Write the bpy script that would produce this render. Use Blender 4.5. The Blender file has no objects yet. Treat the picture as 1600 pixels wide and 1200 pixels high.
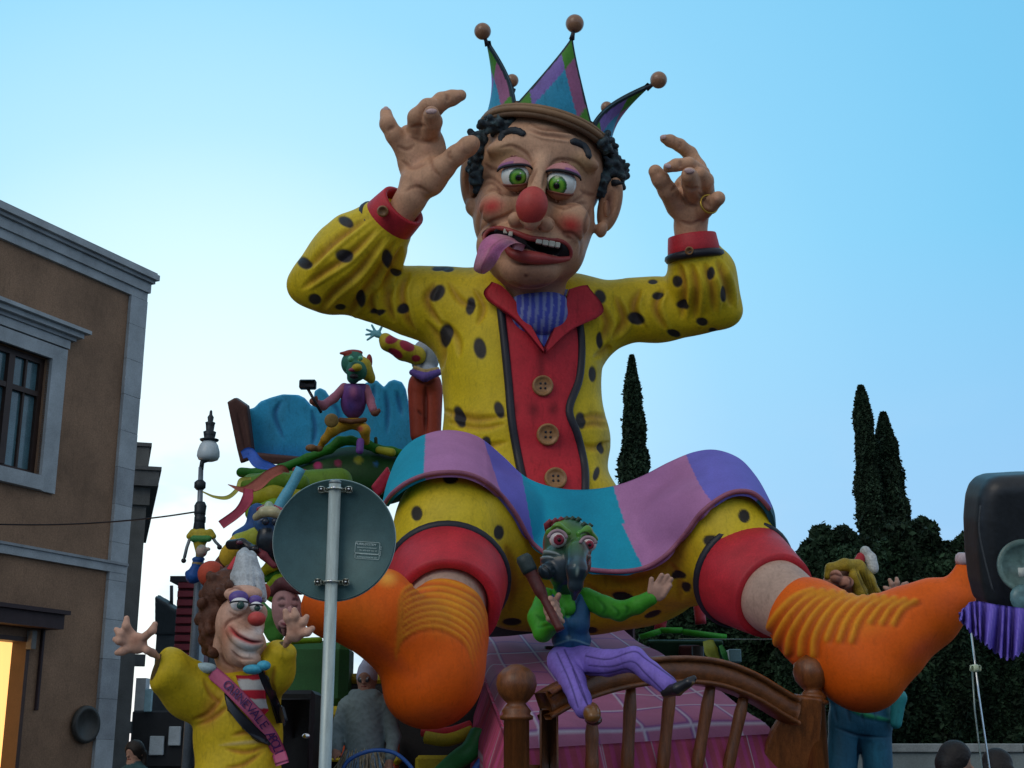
import bpy, math, random
import numpy as np
import openvdb
from mathutils import Vector, Matrix, Euler
from mathutils.bvhtree import BVHTree
random.seed(7); RNG = np.random.default_rng(7)
SC = bpy.context.scene; COLL = SC.collection
# ------------------------------------------------------------------ camera, world, sun, exposure
FOC = 2100.0; PITCH = math.radians(15.5); CAMZ = 1.6
cam_d = bpy.data.cameras.new('camera'); cam = bpy.data.objects.new('camera', cam_d); COLL.objects.link(cam)
cam.location = (0, 0, CAMZ); cam.rotation_euler = (math.pi/2 + PITCH, 0, 0)
cam_d.sensor_width = 36; cam_d.lens = FOC/1600*36; cam_d.clip_end = 3000; cam_d.clip_start = 0.05
SC.camera = cam
world = bpy.data.worlds.new("World"); SC.world = world; world.use_nodes = True
nt = world.node_tree; nt.nodes.clear(); nn = nt.nodes.new; lk = nt.links.new
def vmath(op, a, b):
    n = nn('ShaderNodeVectorMath'); n.operation = op
    for i, v in enumerate((a, b)):
        if hasattr(v, 'links'): lk(v, n.inputs[i])
        else: n.inputs[i].default_value = v
    return n
tc = nn('ShaderNodeTexCoord'); nrm = vmath('NORMALIZE', tc.outputs['Generated'], (0, 0, 0)); D = nrm.outputs[0]
glow = Vector((-0.23, 1.0, 0.15)).normalized()
dg = vmath('DOT_PRODUCT', D, tuple(glow))
r1 = nn('ShaderNodeValToRGB'); lk(dg.outputs['Value'], r1.inputs[0])
def ramp(r, stops):
    e = r.color_ramp.elements
    while len(e) > 1: e.remove(e[-1])
    e[0].position = stops[0][0]; e[0].color = (*stops[0][1], 1)
    for p, c in stops[1:]:
        q = e.new(p); q.color = (*c, 1)
ramp(r1, [(0.0, (.34, .375, .42)), (0.45, (.30, .41, .52)), (0.72, (.15, .45, .70)), (0.80, (.17, .49, .74)), (.87, (.22, .54, .78)), (0.92, (.28, .60, .81)), (0.955, (.40, .69, .85)), (0.98, (.60, .82, .90)), (1.0, (.76, .89, .935))])
# lavender band low over the horizon, away from the glow
sep = nn('ShaderNodeSeparateXYZ'); lk(D, sep.inputs[0])
r2 = nn('ShaderNodeValToRGB'); lk(sep.outputs[2], r2.inputs[0]); ramp(r2, [(0.0, (.9, .9, .9)), (.12, (.75, .75, .75)), (.36, (0, 0, 0))])
r3 = nn('ShaderNodeValToRGB'); lk(dg.outputs['Value'], r3.inputs[0]); ramp(r3, [(0.80, (1, 1, 1)), (.93, (.8, .8, .8)), (.985, (.2, .2, .2)), (1, (.05, .05, .05))])
mm = nn('ShaderNodeMath'); mm.operation = 'MULTIPLY'; lk(r2.outputs[0], mm.inputs[0]); lk(r3.outputs[0], mm.inputs[1])
mx = nn('ShaderNodeMix'); mx.data_type = 'RGBA'; lk(mm.outputs[0], mx.inputs[0]); lk(r1.outputs[0], mx.inputs[6]); mx.inputs[7].default_value = (.31, .47, .74, 1)
# faint thin cloud near the horizon
mp = nn('ShaderNodeMapping'); lk(D, mp.inputs[0]); mp.inputs['Scale'].default_value = (7, 7, 16)
nz = nn('ShaderNodeTexNoise'); lk(mp.outputs[0], nz.inputs[0]); nz.inputs['Scale'].default_value = 1.3; nz.inputs['Detail'].default_value = 5; nz.inputs['Roughness'].default_value = .55
r4 = nn('ShaderNodeValToRGB'); lk(nz.outputs['Fac'], r4.inputs[0]); ramp(r4, [(.47, (0, 0, 0)), (.62, (.85, .85, .85))])
r5 = nn('ShaderNodeValToRGB'); lk(sep.outputs[2], r5.inputs[0]); ramp(r5, [(0.0, (1, 1, 1)), (.14, (.6, .6, .6)), (.26, (0, 0, 0))])
m2 = nn('ShaderNodeMath'); m2.operation = 'MULTIPLY'; lk(r4.outputs[0], m2.inputs[0]); lk(r5.outputs[0], m2.inputs[1])
mx2 = nn('ShaderNodeMix'); mx2.data_type = 'RGBA'; lk(m2.outputs[0], mx2.inputs[0]); lk(mx.outputs[2], mx2.inputs[6]); mx2.inputs[7].default_value = (.33, .54, .76, 1)
sky = nn('ShaderNodeTexSky'); sky.sky_type = 'NISHITA'; sky.sun_disc = False; sky.sun_elevation = math.radians(4); sky.sun_rotation = math.radians(-19); sky.air_density = 1.2; sky.dust_density = .6; sky.ozone_density = 3
bg1 = nn('ShaderNodeBackground'); lk(sky.outputs[0], bg1.inputs[0]); bg1.inputs[1].default_value = 0.012
bg2 = nn('ShaderNodeBackground'); lk(mx2.outputs[2], bg2.inputs[0]); bg2.inputs[1].default_value = 0.95
ad = nn('ShaderNodeAddShader'); lk(bg1.outputs[0], ad.inputs[0]); lk(bg2.outputs[0], ad.inputs[1])
wo = nn('ShaderNodeOutputWorld'); lk(ad.outputs[0], wo.inputs[0])
sun_d = bpy.data.lights.new('sun', 'SUN'); sun_d.energy = 0.55; sun_d.angle = math.radians(35); sun_d.color = (1, .90, .78)
sun = bpy.data.objects.new('sun', sun_d); COLL.objects.link(sun); sun.rotation_euler = (math.radians(58), 0, math.radians(-35))
sun.location = (-8, -6, 30)
SC.view_settings.view_transform = 'Standard'; SC.view_settings.look = 'None'; SC.view_settings.gamma = 1
SC.view_settings.use_curve_mapping = False; SC.view_settings.exposure = 0.35
# ------------------------------------------------------------------ projection helpers (photo pixel + distance -> world point)
A = lambda *v: np.array(v, float)
RT = A(1, 0, 0); FW = A(0, math.cos(PITCH), math.sin(PITCH)); UP = A(0, -math.sin(PITCH), math.cos(PITCH)); CAM = A(0, 0, CAMZ)
def P(px, py, Y):
    d = FW + RT*(px-800)/FOC + UP*(600-py)/FOC
    return CAM + d*(Y/d[1])
def S(px, py, Y):
    d = FW + RT*(px-800)/FOC + UP*(600-py)/FOC
    return Y/d[1]/FOC
def proj(V):
    r = V - CAM; dc = r @ FW
    return 800 + FOC*(r @ RT)/dc, 600 - FOC*(r @ UP)/dc, dc
def crv(pts, n):
    p = np.array(pts, float)
    if len(p) == 2: return p[0] + (p[1]-p[0])*np.linspace(0, 1, n)[:, None]
    q = np.vstack([2*p[0]-p[1], p, 2*p[-1]-p[-2]]); t = np.linspace(0, len(p)-1-1e-9, n); i = t.astype(int); f = (t-i)[:, None]
    a, b, c, d = q[i], q[i+1], q[i+2], q[i+3]
    return .5*((2*b)+(-a+c)*f+(2*a-5*b+4*c-d)*f**2+(-a+3*b-3*c+d)*f**3)
# ------------------------------------------------------------------ materials
MATS = {}
def _mat(name, rough, metal, spec):
    m = bpy.data.materials.new(name); m.use_nodes = True; n = m.node_tree.nodes; b = n['Principled BSDF']
    b.inputs['Roughness'].default_value = rough; b.inputs['Metallic'].default_value = metal; b.inputs['Specular IOR Level'].default_value = spec
    return m, n, m.node_tree.links, b
def mat(name, col=None, rough=.6, metal=0, var=.25, scale=4, bump=.15, spec=.4, coat=0, stretch=None, emit=None, fine=60, streak=0):
    """painted / natural surface: base colour (or the Col attribute when col is None) varied by two noises, with bump"""
    if name in MATS: return MATS[name]
    m, n, l, b = _mat(name, rough, metal, spec); MATS[name] = m
    t = n.new('ShaderNodeTexCoord'); src = t.outputs['Object']
    if stretch:
        mp = n.new('ShaderNodeMapping'); mp.inputs['Scale'].default_value = stretch; l.new(src, mp.inputs[0]); src = mp.outputs[0]
    n1 = n.new('ShaderNodeTexNoise'); n1.inputs['Scale'].default_value = scale; n1.inputs['Detail'].default_value = 6; n1.inputs['Roughness'].default_value = .6; l.new(src, n1.inputs[0])
    n2 = n.new('ShaderNodeTexNoise'); n2.inputs['Scale'].default_value = fine; n2.inputs['Detail'].default_value = 3; l.new(src, n2.inputs[0])
    mr = n.new('ShaderNodeMapRange'); mr.inputs['From Min'].default_value = .25; mr.inputs['From Max'].default_value = .75
    mr.inputs['To Min'].default_value = 1-var; mr.inputs['To Max'].default_value = 1+var; l.new(n1.outputs[0], mr.inputs[0])
    mr2 = n.new('ShaderNodeMapRange'); mr2.inputs['From Min'].default_value = .3; mr2.inputs['From Max'].default_value = .7
    mr2.inputs['To Min'].default_value = 1-var*.5; mr2.inputs['To Max'].default_value = 1+var*.5; l.new(n2.outputs[0], mr2.inputs[0])
    mu = n.new('ShaderNodeMath'); mu.operation = 'MULTIPLY'; l.new(mr.outputs[0], mu.inputs[0]); l.new(mr2.outputs[0], mu.inputs[1])
    vm = n.new('ShaderNodeVectorMath'); vm.operation = 'SCALE'; l.new(mu.outputs[0], vm.inputs['Scale'])
    if col is None:
        at = n.new('ShaderNodeAttribute'); at.attribute_name = 'Col'; l.new(at.outputs['Color'], vm.inputs[0])
    else: vm.inputs[0].default_value = col
    if streak:
        mp2 = n.new('ShaderNodeMapping'); mp2.inputs['Scale'].default_value = (7, 7, 1.6); l.new(t.outputs['Object'], mp2.inputs[0])
        n3 = n.new('ShaderNodeTexNoise'); n3.inputs['Scale'].default_value = 3; n3.inputs['Detail'].default_value = 7; n3.inputs['Roughness'].default_value = .7; l.new(mp2.outputs[0], n3.inputs[0])
        m3 = n.new('ShaderNodeMapRange'); m3.inputs['From Min'].default_value = .34; m3.inputs['From Max'].default_value = .46; m3.inputs['To Min'].default_value = 1-streak; m3.inputs['To Max'].default_value = 1; l.new(n3.outputs[0], m3.inputs[0])
        vm2 = n.new('ShaderNodeVectorMath'); vm2.operation = 'SCALE'; l.new(vm.outputs[0], vm2.inputs[0]); l.new(m3.outputs[0], vm2.inputs['Scale']); vm = vm2
    l.new(vm.outputs[0], b.inputs['Base Color'])
    if bump:
        ad = n.new('ShaderNodeMath'); ad.operation = 'MULTIPLY_ADD'; l.new(n2.outputs[0], ad.inputs[0]); ad.inputs[1].default_value = .4; l.new(n1.outputs[0], ad.inputs[2])
        bp = n.new('ShaderNodeBump'); bp.inputs['Strength'].default_value = bump; bp.inputs['Distance'].default_value = .02; l.new(ad.outputs[0], bp.inputs['Height']); l.new(bp.outputs[0], b.inputs['Normal'])
    if coat: b.inputs['Coat Weight'].default_value = coat; b.inputs['Coat Roughness'].default_value = .2
    if emit: b.inputs['Emission Color'].default_value = (*emit[:3], 1); b.inputs['Emission Strength'].default_value = emit[3]
    return m
PAINT = mat('painted_papier_mache', None, .55, var=.17, scale=3.5, bump=.28, spec=.24, fine=38, streak=.22)
FABRIC = mat('painted_cloth', None, .75, var=.12, scale=3, bump=.2, spec=.2)
GLOSS = mat('glossy_paint', None, .28, var=.08, scale=3, bump=.05, spec=.5)
HAIRM = mat('hair_paint', None, .6, var=.35, scale=9, bump=.6, spec=.3)
LEAF = mat('foliage', None, .7, var=.45, scale=1.2, bump=0, spec=.15)
# ------------------------------------------------------------------ object making
ORG = {}
def props(o, label=None, cat=None, group=None, kind=None):
    for k, v in (('label', label), ('category', cat), ('group', group), ('kind', kind)):
        if v: o[k] = v
    return o
def root(name, loc, label, cat, group=None):
    o = bpy.data.objects.new(name, None); COLL.objects.link(o); o.location = tuple(loc); o.empty_display_size = .2
    ORG[o.name] = np.array(loc, float); return props(o, label, cat, group)
def mk(name, V, F, m, parent=None, col=None, smooth=True, label=None, cat=None, group=None, kind=None):
    """V world coords (N,3); F (M,k) int array or list of faces"""
    V = np.asarray(V, np.float32); me = bpy.data.meshes.new(name)
    if parent is not None: org = ORG[parent.name]
    else:
        if kind in ('structure', 'stuff'): org = np.zeros(3)
        else: org = A((V[:, 0].min()+V[:, 0].max())/2, (V[:, 1].min()+V[:, 1].max())/2, V[:, 2].min())
    W = (V - org).astype(np.float32)
    if isinstance(F, np.ndarray):
        k = F.shape[1]; me.vertices.add(len(W)); me.vertices.foreach_set('co', W.ravel())
        me.loops.add(F.size); me.loops.foreach_set('vertex_index', F.astype(np.int32).ravel())
        me.polygons.add(len(F)); me.polygons.foreach_set('loop_start', np.arange(0, F.size, k, dtype=np.int32)); me.update(calc_edges=True)
    else: me.from_pydata(W.tolist(), [], [list(f) for f in F]); me.update()
    if smooth: me.shade_smooth()
    if col is not None:
        c = np.asarray(col, np.float32)
        if c.ndim == 1: c = np.tile(c, (len(W), 1))
        at = me.color_attributes.new('Col', 'FLOAT_COLOR', 'POINT'); at.data.foreach_set('color', np.hstack([c[:, :3], np.ones((len(W), 1), np.float32)]).astype(np.float32).ravel())
    me.materials.append(m); o = bpy.data.objects.new(name, me); COLL.objects.link(o)
    if parent is not None: o.parent = parent
    else: o.location = tuple(org)
    ORG[o.name] = org if parent is not None else org
    return props(o, label, cat, group, kind)
def join(parts):
    Vs, Fs, n = [], [], 0
    for V, F in parts:
        Vs.append(np.asarray(V, float)); Fs += [[i+n for i in f] for f in (F.tolist() if isinstance(F, np.ndarray) else F)]; n += len(V)
    return np.vstack(Vs), Fs
def box(c, h, R=None, bev=0):
    c = np.array(c, float); h = np.array(h, float)
    if bev <= 0:
        v = np.array([[x, y, z] for x in (-1, 1) for y in (-1, 1) for z in (-1, 1)], float)*h
        f = [(0, 1, 3, 2), (4, 6, 7, 5), (0, 4, 5, 1), (2, 3, 7, 6), (0, 2, 6, 4), (1, 5, 7, 3)]
    else:
        b = min(bev, .9*h.min()); v = []; idx = {}
        for x in (-1, 1):
            for y in (-1, 1):
                for z in (-1, 1):
                    for a in range(3):
                        q = A(x, y, z)*(h-b); q[a] = (x, y, z)[a]*h[a]; idx[(x, y, z, a)] = len(v); v.append(q)
        f = []
        for a in range(3):
            o1, o2 = (a+1) % 3, (a+2) % 3
            for s in (-1, 1):
                q = []
                for t1, t2 in ((-1, -1), (1, -1), (1, 1), (-1, 1)):
                    k = [0]*3; k[a] = s; k[o1] = t1; k[o2] = t2; q.append(idx[(*k, a)])
                f.append(q if s > 0 else q[::-1])
        for a in range(3):
            o1, o2 = (a+1) % 3, (a+2) % 3
            for s1 in (-1, 1):
                for s2 in (-1, 1):
                    k0 = [0]*3; k0[a] = -1; k0[o1] = s1; k0[o2] = s2; k1 = list(k0); k1[a] = 1
                    q = [idx[(*k0, o1)], idx[(*k1, o1)], idx[(*k1, o2)], idx[(*k0, o2)]]
                    f.append(q if s1*s2 > 0 else q[::-1])
        for x in (-1, 1):
            for y in (-1, 1):
                for z in (-1, 1):
                    q = [idx[(x, y, z, a)] for a in range(3)]; f.append(q if x*y*z > 0 else q[::-1])
        v = np.array(v)
    if R is not None: v = v @ np.array(R).T
    return v + c, f
def frame(axis):
    a = np.array(axis, float); a /= np.linalg.norm(a); h = A(0, 0, 1) if abs(a[2]) < .9 else A(0, 1, 0)
    u = np.cross(h, a); u /= np.linalg.norm(u); return u, np.cross(a, u), a
def tube(pts, rad, n=10, cap=True, flat=1.0, up=None):
    p = np.array(pts, float); m = len(p); r = np.broadcast_to(np.array(rad, float), (m,)); V = []
    T = np.gradient(p, axis=0); T /= np.linalg.norm(T, axis=1)[:, None]+1e-9
    u = frame(T[0])[0] if up is None else np.array(up, float)
    th = np.linspace(0, 2*math.pi, n, endpoint=False)
    for i in range(m):
        u = u - T[i]*(u @ T[i]); u /= np.linalg.norm(u)+1e-9; w = np.cross(T[i], u)
        V.append(p[i] + r[i]*(np.cos(th)[:, None]*u + flat*np.sin(th)[:, None]*w))
    V = np.vstack(V); F = []
    for i in range(m-1):
        for j in range(n):
            k = (j+1) % n; F.append((i*n+j, i*n+k, (i+1)*n+k, (i+1)*n+j))
    if cap: F.append(tuple(range(n))[::-1]); F.append(tuple((m-1)*n+j for j in range(n)))
    return V, F
def lathe(prof, c, axis=(0, 0, 1), n=24):
    """prof: list of (radius, height) along axis"""
    u, w, a = frame(axis); c = np.array(c, float); th = np.linspace(0, 2*math.pi, n, endpoint=False); V = []
    for r, h in prof: V.append(c + a*h + max(r, 1e-4)*(np.cos(th)[:, None]*u + np.sin(th)[:, None]*w))
    V = np.vstack(V); m = len(prof); F = [(i*n+j, i*n+(j+1) % n, (i+1)*n+(j+1) % n, (i+1)*n+j) for i in range(m-1) for j in range(n)]
    F.append(tuple(range(n))[::-1]); F.append(tuple((m-1)*n+j for j in range(n)))
    return V, F
def ball(c, r, n=20, m=12, sc=(1, 1, 1)):
    th = np.linspace(0, math.pi, m); prof = [(math.sin(t), -math.cos(t)) for t in th]
    V, F = lathe(prof, (0, 0, 0), n=n); return V*np.array(r)*np.array(sc) + np.array(c), F
def sheet(G, t, out=None, col=None):
    """closed slab from a (m,n,3) grid of points, thickness t behind the surface; faces turned so the front looks along `out`"""
    G = np.array(G, float); m, n = G.shape[:2]
    du = np.gradient(G, axis=0); dv = np.gradient(G, axis=1); N = np.cross(du, dv); N /= np.linalg.norm(N, axis=2)[..., None]+1e-12
    if out is None: out = CAM - G.reshape(-1, 3).mean(0)
    sgn = np.sign((N @ np.array(out)).sum()) or 1; N *= sgn
    B = G - N*t; V = np.vstack([G.reshape(-1, 3), B.reshape(-1, 3)]); o = m*n
    i, j = np.meshgrid(np.arange(m-1), np.arange(n-1), indexing='ij'); a = (i*n+j).ravel(); b = a+1; c = a+n+1; d = a+n
    F1 = np.stack([a, d, c, b], 1) if sgn > 0 else np.stack([a, b, c, d], 1); F2 = F1[:, ::-1] + o
    ed = [(k, k+1) for k in range(n-1)] + [(k*n+n-1, (k+1)*n+n-1) for k in range(m-1)] + [((m-1)*n+k+1, (m-1)*n+k) for k in range(n-1)][::-1] + [((k+1)*n, k*n) for k in range(m-1)]
    E = np.array([(x, y, y+o, x+o) if sgn < 0 else (y, x, x+o, y+o) for x, y in ed])
    C = None
    if col is not None: c2 = np.asarray(col, float).reshape(-1, 3); C = np.vstack([c2, c2])
    return V, np.vstack([F1, F2, E]), C
# ------------------------------------------------------------------ sculpting: signed distance prims -> OpenVDB surface
def primf(ty, d, X, Y, Z):
    if ty == 'c':
        p0, p1, ra, rb = d; e = p1-p0; L = max(e @ e, 1e-12); x, y, z = X-p0[0], Y-p0[1], Z-p0[2]
        h = np.clip((x*e[0]+y*e[1]+z*e[2])/L, 0, 1); return np.sqrt((x-h*e[0])**2+(y-h*e[1])**2+(z-h*e[2])**2) - (ra+(rb-ra)*h)
    if ty == 'e':
        c, r, M = d; x, y, z = X-c[0], Y-c[1], Z-c[2]; q = [(x*M[0, t]+y*M[1, t]+z*M[2, t]) for t in range(3)]
        k0 = np.sqrt(sum((q[t]/r[t])**2 for t in range(3))); k1 = np.sqrt(sum((q[t]/r[t]**2)**2 for t in range(3)))+1e-9; return k0*(k0-1)/k1
    c, xa, ya, na, q, th, rn = d; x, y, z = X-c[0], Y-c[1], Z-c[2]; w = [x*t[0]+y*t[1]+z*t[2] for t in (xa, ya, na)]
    dd = np.full(w[0].shape, 1e9, np.float32); ins = np.zeros(w[0].shape, bool); m_ = len(q)
    for t in range(m_):
        p0, p1 = q[t], q[(t+1) % m_]; e = p1-p0; L = e @ e + 1e-12; gx, gy = w[0]-p0[0], w[1]-p0[1]; h = np.clip((gx*e[0]+gy*e[1])/L, 0, 1)
        dd = np.minimum(dd, (gx-h*e[0])**2+(gy-h*e[1])**2)
        cnd = (p0[1] > w[1]) != (p1[1] > w[1]); xx = e[0]*(w[1]-p0[1])/(e[1] if abs(e[1]) > 1e-9 else 1e-9)+p0[0]; ins ^= cnd & (w[0] < xx)
    s2 = np.where(ins, -np.sqrt(dd), np.sqrt(dd))+rn; tz = np.abs(w[2])-th; return np.minimum(np.maximum(s2, tz), 0)+np.sqrt(np.maximum(s2, 0)**2+np.maximum(tz, 0)**2)-rn
class Sculpt:
    def __init__(s, vox, k=None): s.v = vox; s.k = k if k is not None else vox*3; s.p = []; s.c = None; s.cs = []
    def C(s, c): s.c = c; return s
    def cap(s, a, b, ra, rb, k=None, op='+'):
        s.cs.append(s.c)
        a, b = np.array(a, float), np.array(b, float); R = max(ra, rb); s.p.append(('c', np.minimum(a, b)-R, np.maximum(a, b)+R, (a, b, ra, rb), s.k if k is None else k, op)); return s
    def ellw(s, c, r, M, k=None, op='+'):
        s.cs.append(s.c)
        c = np.array(c, float); r = np.array(r, float); e = np.sqrt(((np.array(M)*r)**2).sum(1)); s.p.append(('e', c-e, c+e, (c, r, np.array(M, float)), s.k if k is None else k, op)); return s
    # pixel-sized forms: positions (px,py,Y), radii in photo pixels at that distance
    def e(s, px, py, Y, rx, rz, ry=None, roll=0, k=None, op='+', yaw=0):
        u = S(px, py, Y); ry = ry if ry is not None else min(rx, rz)
        c, n = math.cos(math.radians(roll)), math.sin(math.radians(roll)); X = RT*c + UP*n; Z = UP*c - RT*n; Fd = FW
        if yaw: cy, sy = math.cos(math.radians(yaw)), math.sin(math.radians(yaw)); X, Fd = X*cy + Fd*sy, Fd*cy - X*sy
        return s.ellw(P(px, py, Y), (rx*u, ry*u, rz*u), np.stack([X, Fd, Z], 1), None if k is None else k*u, op)
    def ch(s, pts, k=None, op='+'):
        w = [(P(*q[:3]), q[3]*S(*q[:3])) for q in pts]; kk = None if k is None else k*S(*pts[0][:3])
        for (a, ra), (b, rb) in zip(w[:-1], w[1:]): s.cap(a, b, ra, rb, kk, op)
        return s
    def poly(s, pts, Y, th, rnd=0, k=None, op='+', tilt=0):
        """flat slab: polygon in photo pixels at distance Y, half thickness th px, rounded by rnd px. tilt: metres nearer per metre right"""
        s.cs.append(s.c); u = S(pts[0][0], pts[0][1], Y); c = P(*np.mean(pts, 0), Y); X = (RT - FW*tilt); X = X/np.linalg.norm(X); Nn = np.cross(X, UP)
        q = []
        for x, y in pts:
            d = FW + RT*(x-800)/FOC + UP*(600-y)/FOC; t = ((c-CAM) @ Nn)/(d @ Nn); w = CAM + d*t - c; q.append((w @ X, w @ UP))
        q = np.array(q); W = np.array([c + X*a + UP*b for a, b in q]); e = (th+rnd)*u + 0
        s.p.append(('p', W.min(0)-e-.01, W.max(0)+e+.01, (c, X, UP, Nn, q, th*u, rnd*u), s.k if k is None else k*u, op)); return s
    def build(s):
        v = s.v; pl = [q for q in s.p if q[5] == '+']; lo = np.min([q[1] for q in pl], 0)-4*v-max(q[4] for q in pl)*.3; hi = np.max([q[2] for q in pl], 0)+4*v+max(q[4] for q in pl)*.3
        dim = np.ceil((hi-lo)/v).astype(int)+1; G = np.full(dim, 10*v+1.0, np.float32)
        for ty, a, b, d, k, op in s.p:
            m = k + 3*v; i0 = np.clip(((a-m-lo)/v).astype(int), 0, dim-1); i1 = np.clip(np.ceil((b+m-lo)/v).astype(int)+1, 1, dim)
            if (i1 <= i0).any(): continue
            ax = [(lo[t] + v*np.arange(i0[t], i1[t])).astype(np.float32) for t in range(3)]
            X, Y, Z = ax[0][:, None, None], ax[1][None, :, None], ax[2][None, None, :]
            f = primf(ty, d, X, Y, Z)
            sl = tuple(slice(i0[t], i1[t]) for t in range(3)); g = G[sl]; k = max(k, 1e-5)
            if op == '+': h = np.clip(.5+.5*(g-f)/k, 0, 1); G[sl] = g*(1-h)+f*h - k*h*(1-h)
            else: h = np.clip(.5-.5*(g+f)/k, 0, 1); G[sl] = g*(1-h)-f*h + k*h*(1-h)
        np.clip(G, -4*v, 4*v, out=G); gr = openvdb.FloatGrid(4*v); gr.copyFromArray(G)
        pts, quads = gr.convertToQuads(0.0); V = pts.astype(float)*v + lo; F = quads.astype(int)
        a, b, c, dd = (V[F[:, t]] for t in range(4)); vol = np.einsum('ij,ij->i', a, np.cross(b, c)+np.cross(c, dd)).sum()
        if vol < 0: F = F[:, ::-1].copy()
        K = Skin(V, F)
        if any(c is not None for c in s.cs):
            best = np.full(len(V), 1e9); K.base((.5, .5, .5))
            for (ty, _, _, d, k, op), c in zip(s.p, s.cs):
                if c is None: continue
                f = primf(ty, d, V[:, 0], V[:, 1], V[:, 2]); f = f if op == '+' else np.where(np.abs(f) < v*1.5, -1, 1e9); z = f < best; best[z] = f[z]; K.col[z] = c
        return K
class Skin:
    """a sculpted surface that can be relaxed, engraved and painted before it becomes a mesh object"""
    def __init__(s, V, F): s.V = V; s.F = F; s.col = None; s.upd()
    def upd(s):
        V, F = s.V, s.F; N = np.cross(V[F[:, 2]]-V[F[:, 0]], V[F[:, 3 if F.shape[1] > 3 else 2]]-V[F[:, 1]]); n = len(V); o = np.zeros((n, 3))
        for t in range(3): o[:, t] = np.bincount(F.ravel(), np.repeat(N[:, t], F.shape[1]), n)
        s.N = o/(np.linalg.norm(o, axis=1)[:, None]+1e-12); s.x, s.y, s.d = proj(V); vd = V-CAM; vd /= np.linalg.norm(vd, axis=1)[:, None]; s.fr = -(s.N*vd).sum(1)
    def relax(s, it=2):
        E = np.vstack([s.F[:, [i, (i+1) % 4]] for i in range(4)]); n = len(s.V); cnt = np.bincount(E[:, 0], minlength=n)+np.bincount(E[:, 1], minlength=n)
        for _ in range(it):
            o = np.zeros((n, 3))
            for t in range(3): o[:, t] = np.bincount(E[:, 0], s.V[E[:, 1], t], n)+np.bincount(E[:, 1], s.V[E[:, 0], t], n)
            s.V = .4*s.V + .6*o/np.maximum(cnt, 1)[:, None]
        s.upd(); return s
    def base(s, c): s.col = np.tile(np.array(c, float), (len(s.V), 1)); return s
    def paint(s, m, c): m = np.clip(m, 0, 1)[:, None]; s.col = s.col*(1-m)+np.array(c)*m; return s
    def near(s, px, py, thr):
        q = (np.abs(s.x-px) < 5) & (np.abs(s.y-py) < 5) & (s.fr > 0)
        if not q.any(): return np.ones(len(s.V), bool)
        return np.abs(s.d - s.d[q].min()) < thr
    def blob(s, px, py, rx, ry, ang=0, c=None, a=1, disp=0, soft=1.0, back=False):
        """soft: 0 hard edge .. 1 fully feathered. disp in px (outwards)"""
        t = math.radians(ang); dx, dy = s.x-px, s.y-py; u = (dx*math.cos(t)-dy*math.sin(t))/rx; w = (dx*math.sin(t)+dy*math.cos(t))/ry
        r = np.sqrt(u*u+w*w); m = np.clip((1-r)/max(soft, .08), 0, 1); m = m*m*(3-2*m)
        if not back: m = m*np.clip(s.fr*4+.3, 0, 1)*s.near(px, py, max(rx, ry)*s.d.mean()/FOC*3+.05)
        if disp: s.V += s.N*(m*disp*s.d/FOC)[:, None]
        if c is not None: s.paint(m*a, c)
        return s
    def spots(s, L, c, soft=.22):
        for q in L: s.blob(q[0], q[1], q[2]*1.12, q[3]*1.12, q[4] if len(q) > 4 else 0, c, .97, -1, soft)
        return s
    def stroke(s, pts, w, c=None, a=1, disp=0, n=40, soft=1.0, taper=True, back=False):
        p = crv(pts, n); best = np.full(len(s.V), 1e9); tt = np.zeros(len(s.V))
        bb = (s.x > p[:, 0].min()-w) & (s.x < p[:, 0].max()+w) & (s.y > p[:, 1].min()-w) & (s.y < p[:, 1].max()+w)
        if not back: bb &= s.fr > -.05
        ix = np.nonzero(bb)[0]
        if len(ix) == 0: return s
        X, Y = s.x[ix], s.y[ix]; b = best[ix]; t_ = tt[ix]
        for i in range(n-1):
            e = p[i+1]-p[i]; L = e @ e+1e-9; gx, gy = X-p[i][0], Y-p[i][1]; h = np.clip((gx*e[0]+gy*e[1])/L, 0, 1); d = np.hypot(gx-h*e[0], gy-h*e[1]); z = d < b; b[z] = d[z]; t_[z] = (i+h[z])/(n-1)
        ww = w*(np.sqrt(np.clip(4*t_*(1-t_), 0, 1))*.9+.1) if taper else w
        m = np.clip((1-b/ww)/max(soft, .1), 0, 1); m = m*m*(3-2*m)
        if taper: m = m*np.clip(5*t_*(1-t_), 0, 1)**.7
        if disp: s.V[ix] += s.N[ix]*(m*disp*s.d[ix]/FOC)[:, None]
        if c is not None: k = (m*a)[:, None]; s.col[ix] = s.col[ix]*(1-k)+np.array(c)*k
        return s
    def cav(s, c, a=.5, lim=.6):
        return s
    def obj(s, name, parent, m=None, **kw): return mk(name, s.V, s.F, m or PAINT, parent, s.col, **kw)
    def bvh(s): return BVHTree.FromPolygons(s.V.tolist(), s.F.tolist())
def hit(bv, px, py, Y0, off=0):
    d = FW + RT*(px-800)/FOC + UP*(600-py)/FOC; d = d/np.linalg.norm(d)
    h = bv.ray_cast(Vector(CAM), Vector(d)) if bv else (None,)
    if h[0] is None: return P(px, py, Y0), -d
    nrm_ = np.array(h[1]); nrm_ = nrm_ if nrm_ @ d < 0 else -nrm_
    return np.array(h[0]) - d*off, nrm_
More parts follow.
